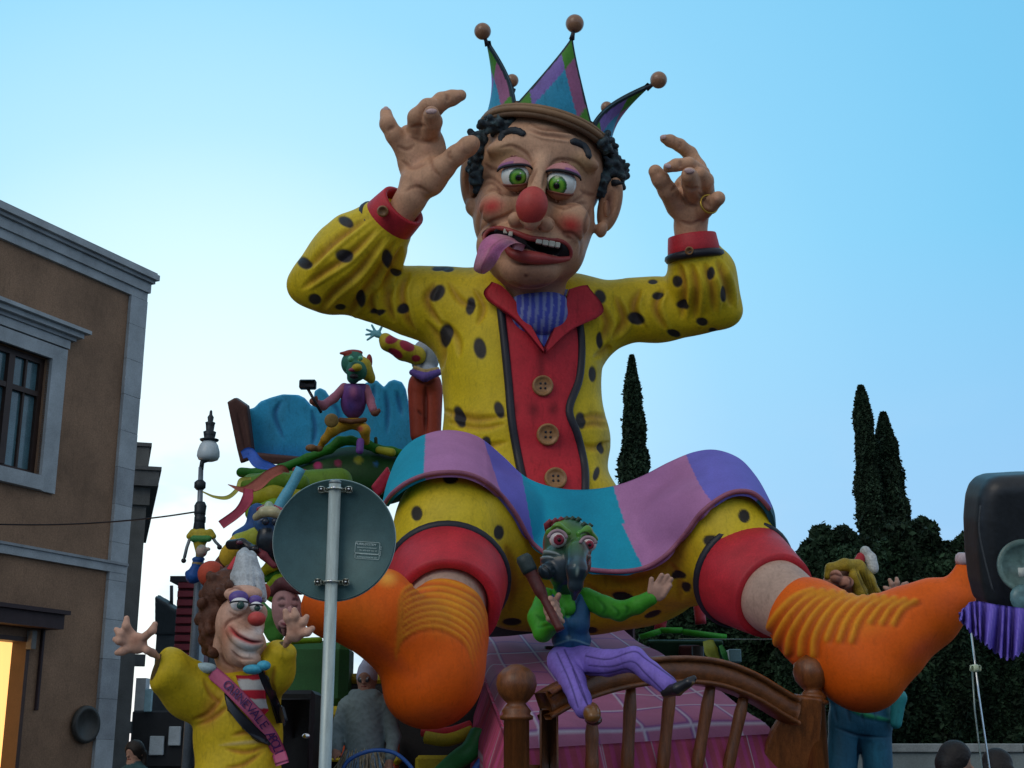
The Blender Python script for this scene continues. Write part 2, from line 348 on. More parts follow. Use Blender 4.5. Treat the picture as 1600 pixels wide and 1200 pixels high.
def patch(bv, rows, n, Y0, off, t, m=24, colf=None, smoothg=2):
    """cloth applied on a sculpture: rows = list of pixel polylines (left edge ... right edge), dropped on the surface"""
    R = [crv(r, m) for r in rows]; G = np.zeros((m, n, 3)); Q = np.zeros((m, n, 2))
    for i in range(m):
        line = crv([r[i] for r in R], n)
        for j in range(n): Q[i, j] = line[j]; G[i, j] = hit(bv, line[j][0], line[j][1], Y0, off)[0]
    for _ in range(smoothg):
        H = G.copy(); H[1:-1, 1:-1] = .5*G[1:-1, 1:-1]+.125*(G[2:, 1:-1]+G[:-2, 1:-1]+G[1:-1, 2:]+G[1:-1, :-2]); G = H
    C = None
    if colf is not None: C = np.array([[colf(i/(m-1), j/(n-1), Q[i, j]) for j in range(n)] for i in range(m)])
    return sheet(G, t, col=C)
def text_mesh(s, size, ext=.002, font=None, shear=0):
    cu = bpy.data.curves.new('lettering', 'FONT'); cu.body = s; cu.size = size; cu.extrude = ext; cu.align_x = 'CENTER'; cu.align_y = 'CENTER'; cu.shear = shear; cu.resolution_u = 3
    o = bpy.data.objects.new('lettering_curve', cu); COLL.objects.link(o); dg_ = bpy.context.evaluated_depsgraph_get(); me = bpy.data.meshes.new_from_object(o.evaluated_get(dg_))
    V = np.array([v.co[:] for v in me.vertices]); F = [tuple(p.vertices) for p in me.polygons]; bpy.data.objects.remove(o); bpy.data.curves.remove(cu); bpy.data.meshes.remove(me)
    return V, F
# ------------------------------------------------------------------ palette (base colours)
YEL = (.66, .49, .014); YEL2 = (.42, .20, .02); BLK = (.012, .014, .022); RED = (.50, .022, .035); DRED = (.22, .008, .02)
SKIN = (.56, .315, .19); SKIND = (.24, .095, .055); ORG_ = (.74, .115, .004); ORY = (.76, .30, .012); TEAL = (.015, .30, .46); PINK = (.46, .18, .36); VIO = (.17, .14, .52); WOOD = (.13, .045, .013)
GRN = (.05, .30, .02); PURP = (.22, .15, .55)
# ================================================================== THE GIANT JESTER
PX = 1/150.
J = root('jester_figure', P(830, 1000, 13.6), 'giant seated jester figure with crown hat, tongue out and both hands raised', 'carnival figure')
# ---- jacket (torso and sleeves one continuous surface)
s = Sculpt(.013, .22)
s.e(812, 520, 14, 140, 95, 88).e(815, 600, 14, 124, 110, 92).e(822, 690, 14, 132, 110, 94).e(830, 790, 13.9, 142, 90, 98)
s.e(790, 470, 14, 90, 52, 70).e(885, 480, 14, 75, 50, 66)
s.ch([(750, 490, 14, 64), (690, 478, 14, 56), (640, 470, 13.95, 48), (590, 458, 13.9, 40), (530, 446, 13.8, 44)], 26)
s.ch([(505, 440, 13.75, 46), (545, 410, 13.6, 60), (580, 378, 13.45, 52), (602, 352, 13.35, 42)], 22)
s.ch([(476, 446, 13.8, 27), (540, 360, 13.45, 20)], 20)
s.ch([(925, 500, 14, 62), (985, 484, 14, 44), (1030, 484, 13.95, 46), (1072, 486, 13.9, 40)], 24)
s.ch([(1108, 474, 13.8, 44), (1096, 432, 13.6, 49), (1086, 405, 13.5, 40)], 20).ch([(1136, 486, 13.8, 24), (1122, 415, 13.6, 18)], 16)
j = s.build().relax(2); j.base(YEL)
def folds(j, L, w, c, a, d):
    for q in L: j.stroke(q, w, c, a, d)
# raised folds and the airbrushed brown valleys between them
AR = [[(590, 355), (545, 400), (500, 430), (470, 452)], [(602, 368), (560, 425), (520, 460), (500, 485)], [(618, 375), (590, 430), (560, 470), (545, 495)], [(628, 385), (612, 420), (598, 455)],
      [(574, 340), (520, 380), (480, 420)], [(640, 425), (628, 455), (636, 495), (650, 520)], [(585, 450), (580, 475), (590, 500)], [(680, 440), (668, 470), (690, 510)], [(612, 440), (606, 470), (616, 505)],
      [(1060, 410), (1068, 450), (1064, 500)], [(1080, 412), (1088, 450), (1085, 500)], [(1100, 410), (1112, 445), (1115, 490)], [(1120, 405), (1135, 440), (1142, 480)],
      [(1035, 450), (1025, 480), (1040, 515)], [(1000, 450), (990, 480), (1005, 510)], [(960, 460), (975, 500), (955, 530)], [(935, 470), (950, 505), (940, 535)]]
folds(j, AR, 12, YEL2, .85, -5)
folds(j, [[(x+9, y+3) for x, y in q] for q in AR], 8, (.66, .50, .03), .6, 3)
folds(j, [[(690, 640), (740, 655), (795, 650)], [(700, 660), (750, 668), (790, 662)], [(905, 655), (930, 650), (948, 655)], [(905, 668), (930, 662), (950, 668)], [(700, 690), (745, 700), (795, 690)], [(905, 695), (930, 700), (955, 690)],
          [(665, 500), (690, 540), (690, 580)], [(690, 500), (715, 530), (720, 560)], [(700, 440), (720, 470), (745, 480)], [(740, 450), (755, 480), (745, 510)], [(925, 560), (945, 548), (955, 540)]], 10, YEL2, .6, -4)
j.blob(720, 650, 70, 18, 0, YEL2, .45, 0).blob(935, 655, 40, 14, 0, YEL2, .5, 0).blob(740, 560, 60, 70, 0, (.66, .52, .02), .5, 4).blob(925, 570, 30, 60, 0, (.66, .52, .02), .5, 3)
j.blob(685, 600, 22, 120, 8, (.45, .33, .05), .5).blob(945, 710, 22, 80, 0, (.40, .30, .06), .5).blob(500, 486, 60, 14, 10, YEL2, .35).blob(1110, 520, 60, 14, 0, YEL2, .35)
JS = [(683, 458, 11, 16, -40), (735, 478, 8, 15, -8), (696, 525, 11, 20, -8), (751, 545, 10, 18, 12), (717, 651, 9, 18, 14), (780, 640, 8, 14, 18), (759, 692, 8, 11, -10), (538, 400, 15, 11, -15), (475, 411, 13, 9, -35),
      (606, 405, 9, 17, 15), (540, 346, 13, 8, -25), (492, 468, 11, 9, -20), (564, 467, 8, 13, 0), (532, 480, 9, 5, 0), (590, 488, 13, 5, 5), (630, 483, 10, 9, 10), (620, 426, 8, 6), (688, 418, 14, 5, 10), (700, 420, 10, 5),
      (938, 463, 9, 12, 25), (994, 498, 15, 10, -20), (937, 532, 6, 14, 0), (924, 585, 6, 13, 5), (908, 657, 9, 14, 10), (940, 700, 5, 10), (932, 740, 5, 12, -15), (1028, 461, 10, 6, 10), (1057, 440, 7, 10, 10), (1067, 477, 11, 7, -12),
      (1111, 427, 6, 11, -5), (1131, 460, 7, 13, 0), (1097, 503, 10, 7, -15), (1053, 521, 12, 6, -20), (1118, 520, 12, 6, -30), (820, 790, 9, 14), (1020, 440, 8, 4)]
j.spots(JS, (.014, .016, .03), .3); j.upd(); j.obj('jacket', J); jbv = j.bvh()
# ---- red placket, black piping, lapels, blue shirt, buttons
pl = patch(jbv, [[(782, 462), (790, 530), (797, 600), (803, 665), (818, 745), (826, 775)], [(845, 520), (846, 600), (850, 680), (862, 775)], [(898, 480), (906, 530), (903, 590), (888, 640), (900, 680), (911, 730), (912, 775)]], 34, 13.2, .035, .05, 60,
           lambda u, v, q: tuple(np.array(RED)*(1-.55*math.exp(-((q[1]-640)/12)**2)*(.5+.5*math.cos(v*18)))*(1-.5*math.exp(-((v-.5)/.06)**2)*(q[1] < 600))))
mk('placket', pl[0], pl[1], PAINT, J, pl[2])
for L in ([(780, 462), (788, 530), (795, 600), (801, 665), (816, 745), (824, 775)], [(900, 480), (908, 530), (905, 590), (889, 640), (902, 680), (913, 730), (914, 775)]):
    q = [hit(jbv, x, y, 13.2, .03)[0] for x, y in crv(L, 40)]; V, F = tube(q, .045, 8); mk('piping', V, F, mat('black_paint', (.015, .016, .025), .5), J)
sh = patch(jbv, [[(798, 452), (812, 478), (830, 510), (849, 540)], [(842, 455), (845, 480), (848, 510), (850, 541)], [(888, 452), (878, 480), (865, 510), (851, 540)]], 40, 13.1, .06, .05, 30,
           lambda u, v, q: (.07, .09, .42) if math.sin(q[0]*.55+1.5*math.sin(q[1]*.05)) < .35 else (.22, .26, .50))
mk('shirt', sh[0], sh[1], FABRIC, J, sh[2])
cs_ = Sculpt(.02, .05).e(843, 492, 13.42, 47, 40, 42).e(843, 470, 13.4, 44, 14, 40, k=8).build().relax(1).base((.07, .09, .42)); cs_.paint((np.sin(cs_.x*.55+1.5*np.sin(cs_.y*.05)) > .35)*1., (.22, .26, .50)); cs_.obj('shirt_front', J, FABRIC)
def lapel(rows, name='lapel'):
    V, F, C = patch(jbv, rows, 10, 13.0, .15, .05, 22, lambda u, v, q: DRED if v > .93 or v < .04 or u > .96 else (RED if v < .8 else (.015, .015, .02) if v < .88 else RED)); return mk(name, V, F, PAINT, J, C)
lapel([[(796, 458), (814, 482), (832, 512), (850, 546)], [(783, 446), (792, 462), (815, 492), (850, 548)], [(768, 440), (757, 463), (806, 500), (850, 550)]])
lapel([[(889, 452), (880, 482), (866, 512), (852, 546)], [(905, 447), (905, 470), (880, 508), (853, 548)], [(918, 445), (943, 487), (892, 516), (853, 551)]])
BUTM = mat('button_paint', (.30, .15, .055), .4, var=.3, scale=12)
def button(bv, x, y, r, Y0, par, off=.05):
    p, n = hit(bv, x, y, Y0, off); n = .6*n + .4*(CAM-p)/np.linalg.norm(CAM-p); u = S(x, y, Y0)*r
    V, F = lathe([(u, -.05), (u, .0), (u*.97, u*.28), (u*.84, u*.34), (u*.72, u*.2), (u*.55, u*.12), (u*.3, u*.12), (.001, u*.12)], p, n, 28); b = mk('button', V, F, BUTM, par)
    ux, uy, _ = frame(n)
    for a, b_ in ((-1, -1), (1, 1), (-1, 1), (1, -1)): V, F = lathe([(u*.11, 0), (u*.11, u*.06), (.001, u*.06)], p+n*u*.12+(ux*a+uy*b_)*u*.22, n, 8); mk('button_hole', V, F, mat('black_paint'), b)
for x, y, r in ((848, 603, 17), (856, 679, 18), (868, 748, 18)): button(jbv, x, y, r, 13.1, J)
# ---- cuffs
def cuff(a, b, ra, rb, t, par, c=RED, name='cuff', black=True):
    """open ring of cloth from pixel point a to b"""
    pa, pb = P(*a), P(*b); ax = pb-pa; L = np.linalg.norm(ax); ra, rb = ra*S(*a), rb*S(*b)
    pr = [(ra, 0), (ra*1.03, .04*L), ((ra+rb)/2*1.03, L*.5), (rb*1.02, L*.96), (rb, L), (rb-t, L), (rb-t*1.3, L*.8), (ra-t*1.2, L*.1)]
    V, F = lathe(pr, pa, ax, 48); o = mk(name, V, F, mat('red_paint', RED, .55) if c is RED else mat('cuff_'+str(c), c, .55), par)
    if black:
        u, w, a_ = frame(ax); th = np.linspace(0, 2*math.pi, 41); ring = [pa + a_*.0 + ra*1.0*(math.cos(q)*u+math.sin(q)*w) for q in th]; mk('cuff_band', *tube(ring, .045*max(1, ra/.5), 8, cap=False), mat('black_paint'), par)
    return o
cuff((600, 353, 13.35), (631, 321, 13.15), 42, 39, .04, J); cuff((1085, 401, 13.45), (1081, 368, 13.4), 40.5, 37, .04, J)
p = P(597, 331, 12.95); nrm_ = CAM-p
for (x, y, Y, r) in ((598, 330, 12.93, 9), (1077, 392, 13.17, 7)):
    pp = P(x, y, Y); nn_ = CAM-pp; nn_ /= np.linalg.norm(nn_); u = r*PX; mk('cuff_button', *lathe([(u, -.03), (u, .01), (u*.8, .05), (u*.5, .02), (.001, .02)], pp, nn_, 18), BUTM, J)
# ---- hands
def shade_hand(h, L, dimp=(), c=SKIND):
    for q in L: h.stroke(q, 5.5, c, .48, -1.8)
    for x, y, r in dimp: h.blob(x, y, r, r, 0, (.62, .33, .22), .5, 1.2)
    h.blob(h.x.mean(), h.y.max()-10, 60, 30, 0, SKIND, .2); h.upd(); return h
h = Sculpt(.0125, .03)
h.ch([(622, 340, 13.2, 24), (641, 312, 13.1, 22), (652, 292, 13.1, 26)], 12).e(660, 245, 13.1, 38, 56, 19, roll=-4, k=10).e(654, 284, 13.08, 27, 24, 20, k=12).e(676, 274, 13.0, 24, 30, 18, roll=-30, k=12).e(640, 235, 13.1, 20, 40, 17, roll=8, k=10)
h.ch([(632, 232, 13.08, 17), (617, 212, 13.0, 14), (606, 194, 12.95, 12.5), (603, 177, 13.0, 9.5)], 5)
h.ch([(664, 205, 13.05, 18), (668, 180, 12.9, 16), (690, 158, 12.8, 13.5), (706, 153, 12.8, 12), (720, 149, 12.8, 9)], 5)
h.ch([(652, 205, 13.0, 17), (652, 184, 12.85, 15), (668, 167, 12.75, 13), (684, 163, 12.8, 11)], 4)
h.ch([(672, 208, 12.95, 16), (676, 190, 12.75, 15), (674, 178, 12.62, 12.5)], 4)
h.ch([(672, 282, 13.0, 24), (692, 262, 12.9, 18), (712, 243, 12.8, 15), (732, 228, 12.75, 14.5), (738, 224, 12.72, 12)], 7)
h = h.build().relax(1).base(SKIN)
shade_hand(h, [[(630, 300), (650, 292), (672, 302)], [(625, 250), (645, 262), (668, 255)], [(620, 228), (636, 234), (648, 226)], [(640, 214), (665, 222), (684, 214)], [(690, 278), (676, 262), (672, 240)], [(640, 200), (656, 196), (668, 199)], [(660, 176), (672, 170), (684, 174)], [(698, 160), (700, 152), (697, 146)], [(605, 205), (613, 200), (618, 198)], [(706, 252), (700, 243), (704, 235)]],
           [(650, 250, 18), (640, 215, 10), (666, 232, 12), (652, 285, 12), (723, 232, 9), (716, 149, 7)])
ho = h.obj('hand', J, label='hand with spread thumb held high on the left of the head')
def nail(x, y, Y, rx, rz, roll, par):
    V, F = ball((0, 0, 0), 1, 14, 8); u = S(x, y, Y); t = math.radians(roll); X = RT*math.cos(t)+UP*math.sin(t); Z = UP*math.cos(t)-RT*math.sin(t)
    V = (V[:, :1]*X*rx + V[:, 1:2]*FW*rx*.35 + V[:, 2:]*Z*rz)*u + P(x, y, Y); mk('nail', V, F, mat('nail_paint', (.60, .42, .40), .25), par)
nail(674, 174, 12.545, 9, 4.5, 4, ho); nail(603, 171, 12.945, 5, 5, 0, ho); nail(679, 158, 12.72, 6, 3.5, 10, ho)
h = Sculpt(.0125, .03)
h.ch([(1080, 385, 13.4, 26), (1079, 352, 13.35, 24), (1081, 335, 13.3, 27)], 10).e(1080, 308, 13.3, 32, 40, 19, k=8).e(1064, 322, 13.2, 18, 28, 16, roll=14, k=8)
h.ch([(1058, 322, 13.2, 18), (1043, 298, 13.0, 14), (1032, 280, 12.9, 13), (1024, 268, 12.85, 11)], 6)
h.ch([(1098, 292, 13.15, 16), (1096, 272, 12.95, 13), (1076, 256, 12.8, 10.5), (1056, 258, 12.75, 10), (1044, 262, 12.75, 8)], 3)
h.ch([(1100, 285, 13.3, 16), (1090, 262, 13.4, 13), (1078, 240, 13.4, 11), (1062, 227, 13.3, 10), (1047, 220, 13.25, 9.5), (1038, 217, 13.2, 7)], 4)
h.ch([(1085, 305, 13.1, 16), (1080, 286, 12.85, 15), (1077, 274, 12.7, 13)], 3).ch([(1102, 302, 13.15, 15), (1102, 282, 12.9, 13), (1094, 272, 12.8, 11)], 3)
h.ch([(1098, 328, 13.15, 16), (1112, 318, 12.95, 12), (1122, 310, 12.85, 11.5)], 5)
h = h.build().relax(1).base(SKIN)
shade_hand(h, [[(1060, 345), (1080, 350), (1098, 342)], [(1064, 300), (1075, 318), (1092, 322)], [(1090, 300), (1100, 312), (1104, 325)], [(1070, 290), (1080, 296), (1092, 292)], [(1048, 300), (1056, 292), (1060, 285)], [(1062, 262), (1064, 256), (1062, 250)], [(1060, 232), (1064, 226), (1062, 220)], [(1112, 326), (1106, 318), (1108, 310)]],
           [(1080, 300, 10), (1064, 320, 10), (1080, 270, 8), (1030, 276, 8), (1120, 311, 7)], (.20, .08, .05))
h2 = h.obj('hand', J, label='hand with curled fingers held high on the right of the head'); nail(1077, 267, 12.60, 8.5, 4.5, -6, h2); nail(1043, 259, 12.68, 6, 4, -15, h2); nail(1036, 214, 13.14, 5, 3.5, 10, h2)
c_ = P(1108, 319, 12.96); ax = P(1122, 310, 12.85)-P(1100, 326, 13.12); u, w, a_ = frame(ax); mk('ring', *tube([c_+.1*(math.cos(t)*u+math.sin(t)*w) for t in np.linspace(0, 2*math.pi, 25)], .012, 6, cap=False), mat('gold_paint', (.55, .36, .06), .3, .8), h2)
# ---- head
HY = 13.3
s = Sculpt(.0115, .09)
s.e(844, 268, HY+.1, 100, 108, 100, roll=-6).e(834, 340, HY, 95, 92, 84, roll=-6).e(826, 396, HY-.12, 70, 58, 66, roll=-4, k=22).e(828, 422, HY-.38, 46, 30, 30, k=16)
s.e(790, 230, HY-.44, 30, 14, 20, roll=12, k=12).e(908, 249, HY-.38, 30, 14, 20, roll=-26, k=12).e(852, 225, HY-.50, 46, 22, 16, roll=-8, k=16)   # brows, forehead
s.e(776, 326, HY-.50, 28, 26, 22, k=14).e(892, 346, HY-.50, 30, 30, 24, k=14)                                                                       # cheeks
s.e(826, 378, HY-.50, 58, 30, 28, roll=-9, k=14).e(760, 385, HY-.3, 16, 28, 20, k=14).e(879, 392, HY-.10, 32, 40, 54, k=24)                        # muzzle, jowls
s.e(803, 266, HY-.62, 29, 35, 20, k=12, op='-').e(880, 280, HY-.60, 31, 34, 20, roll=-8, k=12, op='-')                                              # eye sockets
s.ch([(848, 250, HY-.52, 13), (840, 285, HY-.68, 13), (832, 325, HY-.85, 19), (829, 343, HY-.86, 17)], 8).e(806, 343, HY-.70, 13, 12, 13, k=6).e(853, 350, HY-.70, 14, 12, 13, k=6)
s.e(814, 354, HY-.84, 5, 5, 8, k=3, op='-').e(842, 358, HY-.84, 6, 5, 8, k=3, op='-')
s.ch([(764, 368, HY-.52, 8), (782, 364, HY-.66, 8), (810, 374, HY-.78, 7), (840, 383, HY-.78, 9), (866, 388, HY-.72, 11), (882, 392, HY-.64, 12)], 3, '-')
s.ch([(764, 370, HY-.42, 8), (810, 374, HY-.6, 9), (866, 388, HY-.6, 13)], 3, '-')
s.ch([(835, 430, HY+.1, 48), (838, 455, 13.5, 46)], 14)                                                                                               # neck
for sx, cx, cy, r1, r2, rl in ((-1, 733, 286, 14, 42, 4), (1, 953, 320, 18, 44, -14)):                                                                                      # ears
    s.e(cx, cy, HY+.05, r1, r2, 20, roll=rl, k=6).e(cx+sx*1, cy-3, HY-.10, r1*.55, r2*.70, 11, roll=rl, k=4, op='-').e(cx-sx*(3 if sx < 0 else 13), cy+r2*.88, HY-.02, 9, 13, 12, roll=rl, k=10).e(cx-sx*5, cy+6, HY-.08, 5, 14, 8, k=3)
s.e(822, 432, HY-.62, 3.5, 3, 5, k=3, op='-')
hd = s.build().relax(1).base(SKIN)
B = lambda *a, **k: hd.blob(*a, **k)
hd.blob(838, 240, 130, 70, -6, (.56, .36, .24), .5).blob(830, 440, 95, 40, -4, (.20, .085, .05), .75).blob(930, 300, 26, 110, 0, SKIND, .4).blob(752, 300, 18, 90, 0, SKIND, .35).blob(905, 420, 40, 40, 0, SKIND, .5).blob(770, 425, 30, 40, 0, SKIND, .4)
hd.blob(803, 268, 38, 44, 0, (.25, .09, .05), .85).blob(880, 282, 40, 44, -8, (.25, .09, .05), .85).blob(786, 240, 38, 24, 12, (.55, .34, .16), .7).blob(910, 258, 32, 26, -26, (.52, .34, .16), .7)  # socket shadows painted in brown around both eyes
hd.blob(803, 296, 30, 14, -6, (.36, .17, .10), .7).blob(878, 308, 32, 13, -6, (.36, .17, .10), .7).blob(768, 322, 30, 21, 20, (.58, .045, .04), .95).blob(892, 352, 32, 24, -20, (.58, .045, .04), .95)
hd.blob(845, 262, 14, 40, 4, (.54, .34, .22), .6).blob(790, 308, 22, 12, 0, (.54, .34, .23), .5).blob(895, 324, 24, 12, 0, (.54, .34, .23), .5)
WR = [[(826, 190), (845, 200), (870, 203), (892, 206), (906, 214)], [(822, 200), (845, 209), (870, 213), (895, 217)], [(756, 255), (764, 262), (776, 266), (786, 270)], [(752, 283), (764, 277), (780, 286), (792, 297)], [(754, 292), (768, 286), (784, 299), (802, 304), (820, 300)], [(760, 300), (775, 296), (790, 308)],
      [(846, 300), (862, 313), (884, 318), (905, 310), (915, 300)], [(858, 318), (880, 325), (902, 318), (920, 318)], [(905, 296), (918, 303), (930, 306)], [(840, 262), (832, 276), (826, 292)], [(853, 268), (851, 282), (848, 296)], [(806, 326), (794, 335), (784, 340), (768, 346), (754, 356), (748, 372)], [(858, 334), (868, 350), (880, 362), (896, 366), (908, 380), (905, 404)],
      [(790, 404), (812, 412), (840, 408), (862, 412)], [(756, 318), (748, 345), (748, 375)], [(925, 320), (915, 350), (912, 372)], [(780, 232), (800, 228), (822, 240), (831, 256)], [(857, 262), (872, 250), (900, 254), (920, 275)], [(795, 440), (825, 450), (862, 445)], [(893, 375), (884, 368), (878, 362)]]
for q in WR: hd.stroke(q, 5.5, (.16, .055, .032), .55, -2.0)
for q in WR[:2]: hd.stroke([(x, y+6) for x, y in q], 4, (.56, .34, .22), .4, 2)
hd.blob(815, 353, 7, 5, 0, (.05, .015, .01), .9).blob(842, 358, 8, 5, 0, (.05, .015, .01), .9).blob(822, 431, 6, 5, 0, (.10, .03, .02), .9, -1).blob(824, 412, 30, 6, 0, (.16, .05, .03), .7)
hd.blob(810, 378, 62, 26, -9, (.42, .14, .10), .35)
inside = (hd.fr > -9) & (np.abs(hd.x-825) < 72) & (hd.d > 0)
mp_ = crv([(764, 368), (782, 364), (810, 374), (840, 383), (866, 388), (882, 392)], 30); dd = np.min(np.hypot(hd.x[:, None]-mp_[:, 0], hd.y[:, None]-mp_[:, 1]), axis=1)
dcen = np.median(hd.d[(dd > 13) & (dd < 17) & (hd.fr > .3)]); hd.paint(((dd < 11) & (hd.d > 5) & (hd.d < dcen+.6)).astype(float), (.008, .006, .008))
for cx, cy in ((735, 282), (951, 315)): hd.blob(cx, cy, 12, 30, 0, (.26, .10, .06), .8).blob(cx, cy, 5, 18, 0, (.10, .04, .03), .6)
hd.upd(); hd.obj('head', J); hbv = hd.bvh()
# lips
def lip(pts, r, n=30, col=(.42, .03, .035)):
    V, F = tube([P(*q) for q in crv([p_[:3] for p_ in pts], n)], [x[0]*PX*.92 for x in crv([(p_[3], 0) for p_ in pts], n)], 14); mk('lip', V, F, mat('lip_paint', col, .45, var=.2, scale=6), J)
def surfd(x, y, off=0): p_, _ = hit(hbv, x, y, HY-.6, off); return p_[1]
def lipp(L, off):
    out = []
    for x, y, r in L: out.append((x, y, min(surfd(x, y)-off, HY-.35), r))
    return out
lip(lipp([(758, 380, 3), (757, 368, 4), (768, 358, 4), (785, 357, 4), (806, 364, 4.5), (832, 373, 5), (860, 374, 4), (880, 378, 3.5), (891, 389, 3.5), (891, 401, 3.5), (882, 407, 3)], .0), 1, col=(.33, .05, .045))
lip(lipp([(889, 404, 4), (870, 406, 6), (846, 404, 10), (820, 401, 11), (800, 396, 8), (790, 386, 4)], .02), 1, col=(.50, .035, .035))
# tongue
rows = [[(812, 377, HY-.40), (792, 368, HY-.92), (770, 366, HY-1.02), (752, 378, HY-1.06), (744, 400, HY-1.05), (740, 420, HY-1.0), (748, 427, HY-.98)], [(816, 381, HY-.42), (800, 374, HY-.98), (784, 374, HY-1.10), (768, 386, HY-1.16), (760, 402, HY-1.16), (753, 418, HY-1.10), (753, 428, HY-1.0)], [(828, 386, HY-.40), (812, 380, HY-.95), (799, 382, HY-1.05), (786, 392, HY-1.08), (778, 406, HY-1.08), (768, 420, HY-1.02), (757, 428, HY-.98)]]
R = [crv(r, 30) for r in rows]; G = np.array([[P(*q) for q in crv([r[i] for r in R], 15)] for i in range(30)])
tc_ = np.array([[(.52*(1-.2*abs(v-.5)), .17+.05*math.sin(u*9), .27) if abs(v-.5) > .07 else (.36, .10, .18) for v in np.linspace(0, 1, 15)] for u in np.linspace(0, 1, 30)])
V, F, C = sheet(G, .07, col=tc_); mk('tongue', V, F, mat('tongue_paint', None, .4, var=.25, scale=7, bump=.3, spec=.5), J, C)
# teeth
TM = mat('tooth_paint', (.55, .54, .45), .3, var=.1)
for i, (x, y, w_, h_) in enumerate(((842, 378, 5.1, 3.6), (852, 379.8, 5.1, 4.4), (862, 381.5, 5.1, 4.8), (871, 383.3, 4.3, 4.4), (798, 366, 3.5, 4), (790, 362, 3.5, 4))):
    t_ = math.radians(-10); X_ = RT*math.cos(t_)+UP*math.sin(t_); Z_ = UP*math.cos(t_)-RT*math.sin(t_); mk('tooth', *box(P(x, y, surfd(x, y-9)+.0), (w_*PX*.9, .05, h_*PX*.9), np.stack([X_, FW, Z_], 1), .007), TM, J, smooth=False)
# nose
V, F = ball((0, 0, 0), 1, 36, 24); c_ = P(831, 321, HY-.94); V = (V[:, :1]*RT*26 + V[:, 1:2]*FW*25 + V[:, 2:]*(UP*31+RT*2) )*PX*.92 + c_; V[:, 0] *= 1
mk('nose', V, F, mat('red_nose_paint', (.48, .055, .045), .5, var=.15, scale=8), J)
# eyes: eyeball > iris > pupil ; lids
EM = mat('eye_paint', None, .18, var=.04, scale=3, bump=0, spec=.5, coat=.5)
for ex, ey, Ye, r, ix, iy, lr in ((805, 275, HY-.60, 23.5, 12, 7, 4), (877, 287, HY-.58, 25.5, -17, 8, -10)):
    c_ = P(ex, ey, Ye); R_ = r*PX*.92; gz = P(ex+ix*2.4, ey+iy*2.2, Ye-.62)-c_; gz /= np.linalg.norm(gz); V, F = ball(c_, R_, 130, 90); n_ = (V-c_)/R_; an = np.degrees(np.arccos(np.clip(n_ @ gz, -1, 1)))
    col = np.tile(A(.88, .92, .86), (len(V), 1)); col[an < 38] = (.06, .26, .02); ring = (an < 40) & (an > 34); col[ring] = (.03, .12, .02); col[(an < 29) & (an > 17)] = (.18, .46, .04); 
    eb = mk('eyeball', V, F, EM, J, col)
    u_, w_, a_ = frame(gz); V, F = lathe([(R_*.22, R_*.968), (R_*.21, R_*.99), (.001, R_*1.012)], c_, gz, 20); ir = mk('pupil', V, F, mat('pupil_paint', (.008, .008, .008), .15), eb)
    hl = (gz*.9+UP*.28+RT*.12); hl /= np.linalg.norm(hl); mk('highlight', *ball(c_+hl*R_*1.0, R_*.07, 8, 6), mat('white_paint', (.75, .75, .75), .4), eb)
    def lid(up, op, cR, colr, name):
        """spherical shell cut by a tilted plane"""
        t = math.radians(lr); X = RT*math.cos(t)+UP*math.sin(t); Z = (UP*math.cos(t)-RT*math.sin(t))*up; G = []
        for a in np.linspace(0, 1, 16):
            row = []
            for b in np.linspace(-1, 1, 29):
                az = b*math.radians(88); lift = op + (1-op)*a; e0 = math.radians(op + (100-op)*a)*(1-.35*b*b*(1-a)); row.append(c_ + cR*(X*math.sin(az)*math.cos(e0) - FW*math.cos(az)*math.cos(e0) + Z*math.sin(e0)))
            G.append(row)
        G = np.array(G); m_, n_2 = G.shape[:2]; cc = np.array([[colr(a, b) for b in np.linspace(-1, 1, n_2)] for a in np.linspace(0, 1, m_)]); V, F, C = sheet(G, R_*.12, col=cc); mk(name, V, F, PAINT, J, C)
    lid(1, 25 if r < 24 else 28, R_*1.36, lambda a, b: (.012, .012, .02) if a < .09 else ((.30, .12, .26) if a < .25 and (b*ix < -.3) else (.50, .22, .22) if a < .7 else (.42, .20, .15)), 'upper_eyelid')
    lid(-1, 44, R_*1.10, lambda a, b: (.30, .11, .08) if a < .15 else (.44, .23, .15), 'lower_eyelid')
# eyebrows
for L in ([(782, 220), (786, 212), (797, 206), (810, 206), (821, 211)], [(891, 221), (900, 223), (911, 229), (918, 239), (921, 249)]):
    q = [hit(hbv, x, y, HY-.5, .0)[0] for x, y in crv(L, 16)]; rr = np.array([.25, .6, .85, 1, 1, 1, 1, 1, 1, 1, 1, 1, .95, .9, .75, .4])*6.5*PX; rr = rr if L[0][0] < 850 else rr[::-1]
    V, F = tube(q, rr, 10, flat=1); V += RNG.normal(0, .004, V.shape); mk('eyebrow', V, F, mat('hair_dark', (.018, .026, .035), .6, var=.4, scale=10, bump=.6), J)
